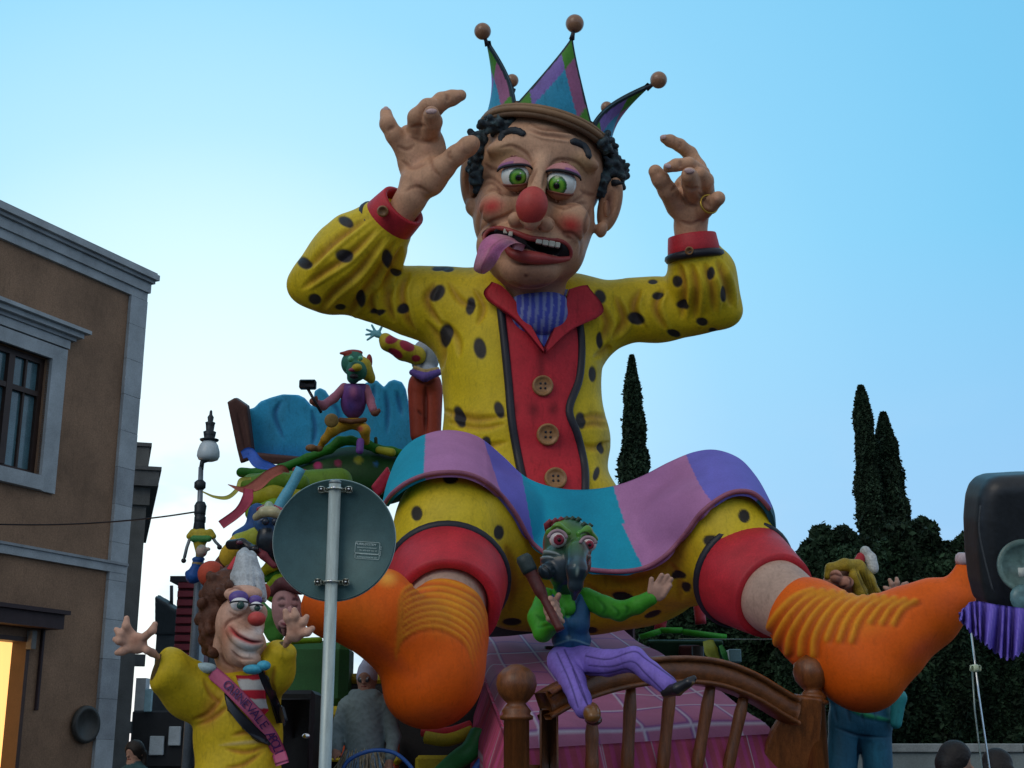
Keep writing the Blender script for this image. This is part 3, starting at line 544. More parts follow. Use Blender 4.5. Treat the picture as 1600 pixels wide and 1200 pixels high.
# hair: curly side pieces and the rim under the hat
def curls(blobs, seed, curl=.058, step=.62):
    rg = np.random.default_rng(seed); s = Sculpt(.012, .012)
    for x, y, Y, rx, rz, ry in blobs:
        s.e(x, y, Y, rx*.88, rz*.92, ry*.88); n = int(60*rx*rz/400)+26; u = S(x, y, Y)
        for _ in range(n):
            d = rg.normal(size=3); d /= np.linalg.norm(d); d[1] = -abs(d[1]) if rg.random() < .75 else d[1]; c = P(x, y, Y) + (RT*d[0]*rx + FW*d[1]*ry + UP*d[2]*rz)*u*.86
            t = rg.normal(size=3)*.06; s.cap(c-t*.6, c+t*.6, curl*rg.uniform(.4, .75), curl*rg.uniform(.25, .5), .012)
    k = s.build().relax(1).base((.028, .042, .052)); k.paint(np.clip(np.sin(k.V[:, 0]*31+k.V[:, 2]*23)*np.sin(k.V[:, 2]*37-k.V[:, 1]*19)*.9, 0, .8), (.07, .12, .13)); return k
curls([(748, 226, HY-.10, 14, 15, 26), (747, 250, HY-.1, 8, 22, 20), (746, 280, HY-.12, 5, 16, 12), (774, 196, HY-.40, 17, 8, 12)], 3).obj('hair', J, HAIRM, label='dark curls on the left side of the head')
curls([(954, 256, HY+.02, 10, 20, 24), (941, 290, HY+.0, 4, 22, 14), (966, 276, HY+.1, 8, 11, 16), (950, 236, HY-.06, 6, 14, 16), (944, 226, HY-.28, 5, 14, 8)], 4).obj('hair', J, HAIRM, label='dark curls on the right side of the head')
mk('hair_tuft', *tube([P(958, 286, HY-.1), P(966, 285, HY-.15), P(974, 287, HY-.15)], [.04, .03, .006], 6), mat('hair_dark'), J)
# ---- crown hat
HC = P(853, 222, HY+.02); dirA = P(957, 246, HY+.02)-P(749, 198, HY+.02); dirA /= np.linalg.norm(dirA); Bv = A(0, -1, 0); Bv = Bv - dirA*(Bv @ dirA); Bv /= np.linalg.norm(Bv); Nv = np.cross(dirA, Bv); Nv = Nv if Nv[2] > 0 else -Nv
ra, rb = 104*S(853, 214, HY), .70
def hp(th, k=1, h=0): return HC + dirA*ra*k*math.cos(th) + Bv*rb*k*math.sin(th) + Nv*h
TAN = (.26, .15, .075)
brim = [hp(t, 1.0) for t in np.linspace(0, 2*math.pi, 73)]; mk('brim', *tube(brim, .036, 12, cap=False), mat('tan_trim', TAN, .55, var=.2, scale=5), J); mk('brim_roll', *tube([hp(t, 0.99, .045) for t in np.linspace(0, 2*math.pi, 73)], .026, 10, cap=False), mat('tan_trim'), J)
mk('brim_roll', *tube([hp(t, .965, -.045) for t in np.linspace(0, 2*math.pi, 73)], .032, 10, cap=False), mat('tan_trim_dark', (.15, .085, .045), .6), J)
G = np.array([[hp(t, .97-.03*h, h*.10-.04) for t in np.linspace(0, 2*math.pi, 73)] for h in np.linspace(0, 1, 5)]); V, F, C = sheet(G, .03, out=A(0, -1, 0)); mk('hat_band', V, F, mat('tan_trim'), J)
G = np.array([[hp(t, k, .08+.10*(1-k*k)) for t in np.linspace(0, 2*math.pi, 49)] for k in np.linspace(.02, .96, 8)]); V, F, C = sheet(G, .02, out=-Nv); mk('hat_lining', V, F, mat('tan_trim_dark'), J)
def harl(u, v, hw=.3, shift=0):
    """u across -1..1, v up 0..1 : harlequin diamonds inside a black border"""
    e = 1-abs(u)
    if e*hw*max(1-v, .02) < .034 or v > .99: return (.015, .035, .045)
    b = (u*(1-v)*.95 + v + shift); a = (-u*(1-v)*.95 + v + shift)
    i, k = int(a/.52), int(b/.52)
    return {(0, 0): (.035, .30, .48), (1, 0): (.33, .12, .24), (0, 1): (.22, .15, .46), (1, 1): (.07, .26, .03)}.get((min(i, 1), min(k, 1)), (.07, .26, .03))
def spike(t0, t1, tip, bulge=.1, pw=1.0, ballr=14, bcen=None, cur=0, name='hat_point', nn_=41, mm_=60, lab=None):
    """crown point standing on the brim between angles t0..t1, its tip at a world point"""
    G = np.zeros((mm_, nn_, 3)); C = np.zeros((mm_, nn_, 3)); mid = hp((t0+t1)/2, .97, .05); up_ = tip-mid
    for i, v in enumerate(np.linspace(0, 1, mm_)):
        for k, u in enumerate(np.linspace(-1, 1, nn_)):
            b = hp((t0+t1)/2+(t1-t0)/2*u, .975, .05); w = (1-v)**pw; c = mid + up_*v + Nv*0; q = c + (b-mid)*w; out_ = (mid-HC); out_ /= np.linalg.norm(out_)
            q = q + out_*(bulge*math.sin(math.pi*v)) - out_*cur*math.sin(math.pi*v); G[i, k] = q; C[i, k] = harl(u, v, np.linalg.norm(hp(t1, 1)-hp(t0, 1))/2)
    V, F, C = sheet(G, .05, out=(mid-HC), col=C); sp = mk(name, V, F, PAINT, J, C, label=lab)
    bc = tip + (tip-G[-8, nn_//2])/np.linalg.norm(tip-G[-8, nn_//2])*(ballr*PX*.95) if bcen is None else bcen
    mk('ball_wire', *tube([G[-5, nn_//2], tip, bc], [.03, .022, .018], 6), mat('black_paint'), sp); mk('hat_ball', *ball(bc, ballr*PX*.9, 28, 18), mat('ball_paint', (.30, .16, .09), .32, var=.25, scale=7, coat=.3), J)
rad = math.radians
# front centre, left, right, two at the back
spike(rad(47), rad(121), P(895, 54, HY-.78), .03, 1.22, 16, P(898, 37, HY-.78), lab='tall middle crown point')
spike(rad(121), rad(192), P(759, 63, HY-.52), .0, 1.0, 15, P(754, 49, HY-.55), cur=.08, lab='left crown point')
spike(rad(-12), rad(47), P(1018, 133, HY-.47), .0, 1.0, 15, P(1029, 125, HY-.5), cur=.12, lab='right crown point')
spike(rad(195), rad(262), P(800, 138, HY+.45), .0, 1.2, 12.5, P(800, 126, HY+.45), lab='rear left crown point')
spike(rad(278), rad(345), P(948, 178, HY+.45), .0, 1.2, 11.5, P(948, 168, HY+.45), lab='rear right crown point')
# ---- trousers: seat and the two thighs
s = Sculpt(.016, .16)
s.e(900, 900, 13.7, 165, 92, 95).e(1000, 910, 13.5, 90, 60, 60).e(800, 880, 13.6, 80, 100, 70)
s.ch([(800, 850, 13.5, 100), (738, 825, 12.8, 92), (702, 815, 12.3, 84)], 40).ch([(698, 850, 12.2, 84), (698, 900, 12.08, 84)], 20)
s.ch([(1000, 880, 13.4, 80), (1080, 850, 12.9, 84), (1126, 822, 12.55, 76)], 40).ch([(1130, 838, 12.45, 76), (1160, 888, 12.35, 74)], 20)
t = s.build().relax(2).base(YEL)
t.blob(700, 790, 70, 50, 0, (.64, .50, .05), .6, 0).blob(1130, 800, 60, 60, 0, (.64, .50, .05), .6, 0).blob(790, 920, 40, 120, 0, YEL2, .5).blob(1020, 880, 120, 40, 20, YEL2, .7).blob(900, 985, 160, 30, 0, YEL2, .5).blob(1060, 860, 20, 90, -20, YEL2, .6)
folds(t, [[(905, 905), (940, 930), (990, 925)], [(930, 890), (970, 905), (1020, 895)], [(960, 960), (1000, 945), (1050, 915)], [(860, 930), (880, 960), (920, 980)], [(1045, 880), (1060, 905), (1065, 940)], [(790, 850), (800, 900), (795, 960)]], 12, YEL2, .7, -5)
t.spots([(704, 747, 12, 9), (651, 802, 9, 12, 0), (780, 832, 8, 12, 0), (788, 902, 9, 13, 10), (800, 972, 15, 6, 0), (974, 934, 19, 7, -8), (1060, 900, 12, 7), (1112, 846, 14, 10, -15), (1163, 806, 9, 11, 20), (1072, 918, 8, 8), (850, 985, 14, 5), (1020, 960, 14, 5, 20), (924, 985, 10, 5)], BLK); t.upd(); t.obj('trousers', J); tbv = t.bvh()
# trouser cuffs, shins, socks
cuff((698, 907, 12.0), (698, 950, 11.55), 93, 83, .08, J, name='trouser_cuff'); cuff((1163, 898, 12.3), (1211, 932, 11.85), 81, 69, .08, J, name='trouser_cuff')
RT_ = 1
for L in ([(698, 900, 12.2, 60), (696, 938, 11.7, 64), (691, 985, 11.3, 58)], [(1160, 890, 12.3, 56), (1215, 935, 11.8, 57), (1265, 968, 11.5, 54)]):
    k = Sculpt(.025, .05).ch(L).build().relax(2).base((.46, .32, .25)); k.upd(); k.obj('shin', J)
def sock(chains, ell, ribs, bl, rw=8, rd=3.2, ra_=.8):
    s = Sculpt(.02, .16)
    for c in chains: s.ch(c, 22)
    for e in ell: s.e(*e)
    k = s.build().relax(2).base(ORG_)
    for q in bl: k.blob(*q)
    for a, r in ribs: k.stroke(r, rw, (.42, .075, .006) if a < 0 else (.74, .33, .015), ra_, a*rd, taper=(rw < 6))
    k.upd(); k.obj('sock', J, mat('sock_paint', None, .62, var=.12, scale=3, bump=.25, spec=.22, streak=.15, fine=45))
ribs = []
for i in range(8):
    y = 925+i*10; w = 74-i*1.5; cx = 693-i*2; top = [(cx-w, y+22+i*3), (cx-w*.75, y-8+i), (cx, y-18), (cx+w*.75, y+6), (cx+w*.98, y+50)]; ribs.append((1, top)); ribs.append((-1, [(a, b+7) for a, b in top]))
sock([[(693, 975, 11.35, 70), (690, 1000, 11.15, 68), (684, 1040, 11.0, 66), (678, 1066, 10.95, 69)], [(684, 1050, 11.0, 66), (640, 1000, 10.9, 64), (590, 960, 10.75, 62), (540, 945, 10.65, 54), (515, 950, 10.6, 44)]],
     [(606, 918, 10.9, 24, 24, 26), (655, 1085, 10.95, 50, 40, 45)], ribs,
     [(705, 950, 80, 60, 0, (.70, .28, .015), .8), (560, 960, 60, 50, 0, (.76, .17, .01), .5), (605, 905, 24, 18, 0, (.86, .38, .05), .9, 2), (600, 1020, 90, 24, -40, (.40, .06, .02), .6), (690, 1120, 90, 30, 0, (.45, .08, .02), .6), (640, 975, 30, 60, -30, (.62, .10, .02), .6), (480, 980, 40, 60, 0, (.55, .10, .02), .5)], 5.5, 1.4, .6)  # blobs include a painted yellowish highlight on the toe bump
ribs = []
for i in range(11):
    c = A(1226+i*18, 967+i*1.5); a = (-.80-.035*i, .6-.045*i); dx, dy = (.62, -.78); w = 62-i*1.2; n_ = A(dx, dy)+A(-.05*i*.6, 0); n_ /= np.linalg.norm(n_); ax_ = A(.8, .6); L = [c+n_*w - ax_*(-6) + A(2+i*3, 0)*0, c+n_*w*.6-ax_*9, c-ax_*14, c-n_*w*.6-ax_*9, c-n_*w+ax_*4]; L = [q for q in L]
    if i > 4: L = L[:4]
    if i > 7: L = L[:3]
    ribs.append((1, L)); ribs.append((-1, [q+A(6.5, 3.5) for q in L]))
sock([[(1262, 966, 11.55, 64), (1285, 985, 11.45, 65), (1325, 1020, 11.3, 66), (1350, 1048, 11.2, 63)], [(1345, 1035, 11.25, 66), (1390, 1000, 11.2, 60), (1430, 965, 11.15, 46), (1465, 945, 11.1, 38), (1492, 935, 11.05, 29)], [(1320, 1000, 11.3, 60), (1400, 975, 11.2, 48)], [(1500, 930, 11.0, 16), (1503, 905, 11.0, 10), (1503, 885, 11.0, 8)]],
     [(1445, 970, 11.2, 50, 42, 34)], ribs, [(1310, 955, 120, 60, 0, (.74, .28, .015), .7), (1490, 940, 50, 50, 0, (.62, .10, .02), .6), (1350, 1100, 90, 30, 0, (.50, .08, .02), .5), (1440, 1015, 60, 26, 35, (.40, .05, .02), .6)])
mk('toe_cap', *lathe([(.05, 0), (.055, .03), (.05, .07), (.03, .09), (.001, .09)], P(1503, 881, 11.0), UP, 14), mat('pale_paint', (.5, .4, .42), .5), J)
# ---- harlequin cloth draped over the knees
NC = 420
top = crv([(597, 785, 12.25), (606, 750, 12.45), (622, 712, 12.65), (645, 688, 12.75), (680, 674, 12.8), (715, 673, 12.85), (750, 684, 12.9), (785, 712, 12.98), (820, 744, 13.02), (860, 760, 13.0), (905, 765, 13.0), (955, 760, 13.0), (1000, 745, 13.0), (1045, 722, 13.0), (1085, 706, 12.95), (1120, 703, 12.9), (1155, 716, 12.8), (1180, 742, 12.7), (1198, 772, 12.6), (1210, 800, 12.5), (1213, 828, 12.4)], NC)
bot = crv([(599, 790, 12.1), (612, 772, 11.9), (634, 755, 11.8), (662, 743, 11.74), (695, 738, 11.7), (728, 740, 11.75), (758, 752, 11.85), (785, 775, 12.1), (808, 806, 12.35), (832, 848, 12.45), (868, 873, 12.4), (912, 888, 12.35), (962, 893, 12.3), (1005, 888, 12.3), (1040, 868, 12.25), (1070, 835, 12.15), (1095, 802, 12.0), (1125, 778, 11.95), (1150, 768, 11.95), (1176, 770, 11.98), (1197, 788, 12.05), (1209, 810, 12.15), (1214, 838, 12.3)], NC)
G = np.zeros((44, NC, 3)); C = np.zeros((44, NC, 3)); YY = np.zeros((44, NC)); XY = np.zeros((44, NC, 2)); TE, PK, VI = (.012, .32, .46), (.44, .20, .40), (.17, .16, .58)
for j_ in range(NC):
    a, b = top[j_], bot[j_]
    for i, v in enumerate(np.linspace(0, 1, 44)):
        q = a*(1-v)+b*v; x, y = q[0], q[1]; Y = q[2]
        knee = max(0, math.exp(-((x-690)/70)**2), math.exp(-((x-1130)/60)**2)); Y -= .16*math.sin(math.pi*v)*knee
        fold = 0
        if 760 < x < 1110: fold = .05*math.sin((x*.05 - v*2.2))*math.sin(math.pi*min(1, v*1.1))+.03*math.sin(x*.11+v*3.5)*v
        hh = tbv.ray_cast(Vector(CAM), Vector(P(x, y, 10)-CAM)); hy = hh[0][1] if hh[0] is not None and x < 1204 else 99
        YY[i, j_] = min(Y+fold, hy-.09); XY[i, j_] = (x, y)
        c = TE if x+ (y-700)*.05 < 664 else PK if x < 756+28*v else VI if x < 815+20*v else (TE if (v < .48 and x < 958+ 40*v) or (v >= .48 and x < 962+62*(v-.3)) else (PK if x < 1072+42*v else VI))
        if v > .45 and 962+62*(v-.3) <= x < 1000: c = PK
        if x > 1188 + 40*(1-v) and v > .25 or x > 1206: c = (.02, .10, .14)
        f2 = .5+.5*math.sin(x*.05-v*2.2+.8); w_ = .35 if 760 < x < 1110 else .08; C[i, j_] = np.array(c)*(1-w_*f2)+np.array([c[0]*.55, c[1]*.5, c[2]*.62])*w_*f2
for _ in range(8):
    Z = YY.copy(); Z[1:-1, 1:-1] = np.minimum(YY[1:-1, 1:-1]+.02, .25*(YY[2:, 1:-1]+YY[:-2, 1:-1]+YY[1:-1, 2:]+YY[1:-1, :-2])); YY = Z
for i in range(44):
    for j_ in range(NC): G[i, j_] = P(XY[i, j_, 0], XY[i, j_, 1], YY[i, j_])
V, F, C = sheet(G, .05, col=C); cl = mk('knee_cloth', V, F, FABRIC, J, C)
hem = [G[-1, k] for k in range(0, NC-30, 4)]; mk('hem', *tube(hem, .022, 6), mat('hem_paint', (.30, .10, .16), .6), cl)
# ================================================================== figure helpers
def part(name, par, vox, c, prims, k=None, m=None, relax=1, post=None, **kw):
    """prims: list of chains (lists of (px,py,Y,r)) or ellipsoids (tuples px,py,Y,rx,rz,ry,roll) ; ('c', colour) switches colour"""
    s = Sculpt(vox, k if k is not None else vox*2.5); s.C(c)
    for q in prims:
        if isinstance(q, list): s.ch(q)
        elif q[0] == 'c': s.C(q[1])
        elif q[0] == '-': s.e(*q[1][:5], ry=q[1][5], roll=q[1][6] if len(q[1]) > 6 else 0, op='-')
        elif q[0] == 'p': s.poly(*q[1:])
        else: s.e(*q[:5], ry=q[5] if len(q) > 5 else None, roll=q[6] if len(q) > 6 else 0)
    b = s.build().relax(relax)
    if post: post(b); b.upd()
    b.obj(name, par, m, **kw); return b
def figball(name, par, x, y, Y, r, m, sc=(1, 1, 1)): return mk(name, *ball(P(x, y, Y), S(x, y, Y)*r, 20, 12, sc), m, par)
M_WHITE = mat('white_paint', (.75, .75, .75), .4); M_BLK = mat('black_paint'); M_RED = mat('red_paint'); M_PUP = mat('pupil_paint')
WOODM = mat('varnished_wood', (.165, .052, .012), .38, var=.55, scale=2.2, bump=.25, spec=.4, coat=.1, stretch=(9, 9, .8), fine=30)
WOODR = mat('varnished_rail_wood', (.165, .054, .013), .38, var=.5, scale=2.2, bump=.25, spec=.4, coat=.1, stretch=(.8, 9, 9), fine=30)
# ================================================================== THE BED
BD = root('bed', P(1040, 1150, 10.5), 'brown wooden bed with slatted arched footboard and a pink plaid cover', 'bed')
FL, FR, BL, BR = P(803, 1150, 9.75), P(1214, 1128, 11.35), P(738, 990, 14.6), P(976, 980, 15.6)
PLB, PLW = (.33, .12, .22), (.42, .38, .48)
m_, n_ = 150, 110; G = np.zeros((m_, n_, 3)); C = np.zeros((m_, n_, 3))
for i, v in enumerate(np.linspace(0, 1, m_)):
    for j_, u in enumerate(np.linspace(0, 1, n_)):
        p_ = (FL*(1-u)+FR*u)*(1-v)+(BL*(1-u)+BR*u)*v; e = min(u, 1-u, v, 1-v); p_ = p_ + A(0, 0, -.12*max(0, 1-e/.05)**2 + .02*math.sin(u*11)*math.sin(v*17)); G[i, j_] = p_
        c = PLB; gx, gy = (u*5.3) % 1, (v*8.6+.25) % 1
        if abs(gx-.5) < .025 or abs(gy-.5) < .02: c = PLW
        elif abs(gx-.5) < .06 or abs(gy-.5) < .05: c = (.20, .07, .22)
        C[i, j_] = c
V, F, C2 = sheet(G, .1, out=A(0, -.3, 1), col=C); cover = mk('bedcover', V, F, FABRIC, BD, C2)
def drop(p0, p1, nm, out, lab, H=1.75):
    m2, n2 = 70, 260; G = np.zeros((m2, n2, 3)); C = np.zeros((m2, n2, 3)); L = np.linalg.norm(p1-p0); o = np.array(out, float)
    for i, v in enumerate(np.linspace(0, 1, m2)):
        for j_, u in enumerate(np.linspace(0, 1, n2)):
            w = .07*v*math.sin(u*L*13+2*math.sin(u*L*4)) + .03*v*math.sin(u*L*29); p_ = p0*(1-u)+p1*u + A(0, 0, -.09-H*v) + o*(.03+.10*min(1, v*6)+w); G[i, j_] = p_
            c = np.array((.44, .075, .13))*(1-.35*(.5+.5*math.sin(u*L*13+2*math.sin(u*L*4)+2))) + A(.05, .0, .07)*(math.sin(u*L*60) > .3)
            if abs(v-.22) < .012 or abs(v-.262) < .006 or abs(v-.62) < .012 or (5.3*u) % 1 > .485 and (5.3*u) % 1 < .50 or (5.3*u) % 1 > .52 and (5.3*u) % 1 < .535: c = (.42, .30, .36)
            C[i, j_] = c
    V, F, C2 = sheet(G, .03, out=o, col=C); mk(nm, V, F, FABRIC, BD, C2, label=lab)
o1 = np.cross(FR-FL, A(0, 0, 1)); o1 /= np.linalg.norm(o1); o2 = np.cross(FL-BL, A(0, 0, 1)); o2 /= np.linalg.norm(o2)
drop(FL, FR, 'bedcover_valance', o1, 'front drop of the cover'); drop(BL, FL, 'bedcover_valance', o2 if o2[0] < 0 else -o2, 'left drop of the cover')
# footboard
ha, hb = P(728, 1000, 15.9), P(990, 962, 16.0); mk('headboard', *box(((ha[0]+hb[0])/2, 15.9, (ha[2]+hb[2])/2-.25), ((hb[0]-ha[0])/2, .08, (hb[2]-ha[2])/2+.45), bev=.03), mat('dark_purple_board', (.045, .02, .035), .7), BD)
def post_(x, y, Y, r, lab, bot_):
    u = S(x, y, Y)*r; c = P(x, y, Y); pr = [(u*.62, -1.75), (u*.62, -1.72), (u*.62, -u*1.75), (u*.8, -u*1.7), (u*.82, -u*1.55), (u*.66, -u*1.45), (u*.72, -u*1.3), (u*.6, -u*1.15), (u*.45, -u*.95), (u*.62, -u*.8), (u*.88, -u*.48), (u, -u*.05), (u*.92, u*.42), (u*.62, u*.72), (u*.45, u*.80), (u*.28, u*.9), (.001, u*.93)]
    mk('post', *lathe(pr, c, (0, 0, 1), 36), WOODM, BD, label=lab)
post_(807, 1068, 9.45, 32, 'near post with round knob', 0); post_(1268, 1050, 11.2, 29, 'far post with round knob', 0)
def YF(x): return 9.5 + (x-815)/(1260-815)*1.65
V, F = box(P(858, 1195, YF(858)), (.065, .05, .38), bev=.015); mk('stile', V, F, WOODM, BD)
pg = [(1240, 1085), (1284, 1090), (1276, 1230), (1172, 1230), (1205, 1140)]
Sculpt(.012, .01).poly(pg, 11.15, 6, 3).build().obj('stile', BD, WOODM)
rail = [(850, 1103), (880, 1086), (925, 1068), (975, 1055), (1030, 1048), (1085, 1048), (1130, 1056), (1175, 1074), (1212, 1096), (1240, 1112)]
rc = crv([(x, y, YF(x)) for x, y in rail], 40)
def sweep_rect(q, hw, ht, name, m, off=0):
    V = []; F = []
    for i, (x, y, Y) in enumerate(q):
        p_ = P(x, y, Y); a = P(*q[min(i+1, len(q)-1)])-P(*q[max(i-1, 0)]); a /= np.linalg.norm(a); n2 = np.cross(a, A(0, 0, 1)); n2 /= np.linalg.norm(n2); n2 = n2 if n2[1] < 0 else -n2; u2 = np.cross(n2, a); u2 = u2 if u2[2] > 0 else -u2
        for a_, b_ in ((-1, -1), (1, -1), (1.25, 0), (1, 1), (-1, 1), (-1.0, 0)): V.append(p_ + n2*(ht*a_+off) + u2*hw*b_)
    n6 = 6
    for i in range(len(q)-1):
        for j_ in range(n6): F.append((i*n6+j_, i*n6+(j_+1) % n6, (i+1)*n6+(j_+1) % n6, (i+1)*n6+j_))
    F.append(tuple(range(n6))); F.append(tuple((len(q)-1)*n6+j_ for j_ in range(n6))[::-1]); o = mk(name, V, F, m, BD); return o
sweep_rect(rc, .095, .06, 'top_rail', WOODR); sweep_rect(rc+A(0, -18, -.02), .02, .070, 'rail_moulding', WOODR); sweep_rect(rc+A(0, 18, -.02), .018, .068, 'rail_moulding', WOODR)
for (x0, y0), (x1, y1) in (((925, 1122), (925, 1215)), ((986, 1070), (979, 1215)), ((1049, 1062), (1034, 1215)), ((1112, 1062), (1086, 1215)), ((1164, 1082), (1134, 1215))):
    q = [P(x0*(1-t)+x1*t, y0*(1-t)+y1*t, YF(x0)+.03) for t in np.linspace(0, 1, 9)]; mk('spindle', *tube(q, [.034, .042, .05, .048, .046, .046, .05, .048, .04], 12), WOODM, BD)
mk('rail_glint', *lathe([(.012, -.02), (.012, .01), (.001, .02)], P(1197, 1098, YF(1197)-.09), A(0, -1, 0), 10), mat('bright_metal', (.8, .8, .8), .15, 1), BD)  # tiny bright stud added as the white glint on the rail
for p_ in (P(830, 1195, 9.6), P(1210, 1195, 11.3), BL+A(0, 0, -1.4), BR+A(0, 0, -1.4)): mk('bed_leg', *box((p_[0], p_[1]+.15, max(.6, p_[2])/2+.0), (.09, .09, max(.6, p_[2])/2)), WOODM, BD)
# ================================================================== bird headed figure on the bed rail
BF = root('bird_figure', P(930, 1060, 9.9), 'seated bird headed figure with blue waistcoat and club on the footboard', 'carnival figure')
TY = 9.95
def fold_(b, L, c, w=5, d=-1.5, a=.6):
    for q in L: b.stroke(q, w, c, a, d)
part('sleeve', BF, .008, GRN, [[(853, 935, TY, 17), (843, 965, TY-.1, 18), (846, 988, TY-.15, 14)], [(850, 990, TY-.15, 13), (866, 972, TY-.3, 13), (872, 958, TY-.35, 11)]], .03, post=lambda b: fold_(b, [[(835, 960), (850, 968), (862, 962)], [(838, 980), (852, 978), (866, 974)]], (.01, .12, .01)))
part('sleeve', BF, .008, GRN, [[(915, 935, TY, 17), (945, 948, TY-.1, 16), (968, 955, TY-.15, 15), (995, 946, TY-.25, 13), (1016, 935, TY-.3, 12)]], .03, post=lambda b: fold_(b, [[(930, 932), (945, 950), (940, 962)], [(955, 945), (966, 958), (962, 966)], [(975, 945), (980, 952), (978, 962)]], (.01, .12, .01)))
part('shirt', BF, .008, GRN, [(888, 932, TY, 32, 16, 16), [(880, 925, TY-.05, 16), (888, 950, TY-.12, 12)]], .03)
part('waistcoat', BF, .008, (.02, .085, .19), [(888, 970, TY, 33, 42, 20), [(865, 940, TY-.02, 14), (876, 975, TY-.08, 18)], [(908, 938, TY-.02, 13), (904, 975, TY-.08, 18)], (893, 1000, TY-.02, 31, 20, 22)], .04,
     post=lambda b: (b.blob(887, 938, 10, 30, 0, GRN, 1, 0, .15), fold_(b, [[(872, 930), (885, 968), (890, 1005)], [(906, 930), (890, 968)]], (.006, .02, .05), 3.5), b.stroke([(866, 1008), (893, 1000), (922, 1008)], 2.5, (.2, .35, .4), .7, 1, taper=False), b.blob(888, 996, 7, 5, 0, (.35, .45, .45), .7), b.blob(890, 980, 30, 30, 0, (.03, .13, .26), .4)))
part('trousers', BF, .008, PURP, [(888, 1030, TY, 33, 24, 22), [(880, 1035, TY-.05, 25), (895, 1065, TY-.3, 20), (906, 1092, TY-.45, 17), (912, 1108, TY-.5, 15)], [(905, 1032, TY-.05, 24), (950, 1036, TY-.35, 20), (990, 1030, TY-.55, 19)], [(990, 1030, TY-.55, 19), (1016, 1050, TY-.6, 16), (1042, 1070, TY-.65, 16)]], .03,
     post=lambda b: [b.stroke(q, 2.2, (.035, .02, .12), .85, -.6, taper=False) for q in ([(870, 1020), (890, 1065), (903, 1105)], [(882, 1015), (903, 1060), (918, 1100)], [(895, 1045), (908, 1080), (920, 1104)], [(915, 1025), (950, 1030), (990, 1018), (1010, 1030), (1056, 1062)], [(920, 1040), (955, 1042), (988, 1034), (1008, 1052), (1036, 1080)], [(915, 1052), (950, 1052), (980, 1046), (1000, 1062), (1024, 1080)])])
part('shoe', BF, .008, (.018, .018, .022), [[(1040, 1080, TY-.66, 9), (1058, 1076, TY-.75, 9), (1076, 1066, TY-.8, 7), (1084, 1060, TY-.8, 5)], ('c', (.13, .08, .03)), [(1038, 1088, TY-.66, 3), (1062, 1084, TY-.76, 3), (1084, 1067, TY-.82, 2)]], .012, GLOSS)
part('shoe', BF, .008, (.20, .085, .02), [(925, 1115, TY-.62, 14, 14, 26), (925, 1108, TY-.5, 11, 10, 20), ('c', (.05, .025, .015)), (927, 1124, TY-.5, 14, 8, 24)], .015, GLOSS)
SKP = (.46, .27, .20)
part('hand', BF, .006, SKP, [(1027, 925, TY-.33, 13, 15, 6, 20), [(1016, 925, TY-.33, 5), (1018, 905, TY-.35, 4)], [(1025, 915, TY-.33, 5), (1034, 899, TY-.36, 4)], [(1032, 916, TY-.33, 5), (1043, 900, TY-.36, 4)], [(1036, 922, TY-.33, 5), (1049, 905, TY-.36, 3.6)], [(1036, 930, TY-.33, 5), (1047, 915, TY-.36, 3.6)]], .01)
part('hand', BF, .006, SKP, [(862, 950, TY-.38, 13, 17, 7, -12), [(860, 965, TY-.38, 7), (868, 972, TY-.36, 7)]]+[[(852+i*2, 940+i*9, TY-.38, 5), (860+i*3, 936+i*9, TY-.47, 5), (870+i*3, 944+i*9, TY-.44, 4)] for i in range(4)]+[[(866, 945, TY-.38, 5), (873, 930, TY-.42, 4.5)]], .008)
cl_ = [P(x, y, Y) for x, y, Y in crv([(816, 868, TY-.45), (836, 908, TY-.45), (856, 946, TY-.47), (876, 985, TY-.5)], 24)]
rr = np.interp(np.linspace(0, 1, 24), [0, .03, .2, .24, .5, .55, 1], np.array([9, 12, 12, 10, 10, 7, 7])*S(850, 930, 9.5))
clb = mk('club', *tube(cl_, rr, 16), mat('dark_red_wood', (.09, .018, .015), .45, var=.4, scale=4, stretch=(1, 1, 1)), BF); mk('grip', *tube(cl_[:6], rr[:6]*1.06, 16), mat('grip_paint', (.02, .035, .035), .5), clb)
def birdpaint(b):
    b.paint(np.clip((b.y-858)/16, 0, 1), (.016, .03, .042)); b.blob(885, 836, 32, 24, 0, (.10, .24, .025), .9).blob(905, 832, 20, 14, 0, (.06, .25, .03), .8).blob(872, 818, 24, 12, 0, (.13, .28, .02), .8).blob(846, 845, 10, 26, 0, (.22, .02, .05), .7)
    b.blob(900, 880, 9, 26, -6, (.05, .12, .13), .7, 1).blob(902, 893, 4, 11, -8, (.35, .45, .4), .7).blob(872, 845, 24, 20, 0, (.20, .05, .10), .5).blob(918, 850, 18, 18, 0, (.20, .05, .10), .5)
    for q in ([(842, 866), (852, 862), (866, 864), (878, 868)], [(842, 873), (854, 870), (866, 872)], [(918, 868), (926, 872), (930, 880)]): b.stroke(q, 4, (.28, .33, .34), .8, 2.2)
    for q in ([(845, 870), (856, 867), (872, 868)], [(842, 880), (856, 890), (862, 905)], [(858, 830), (872, 824), (886, 834)], [(905, 836), (916, 833), (926, 842)]): b.stroke(q, 3, (.004, .008, .01), .9, -2)
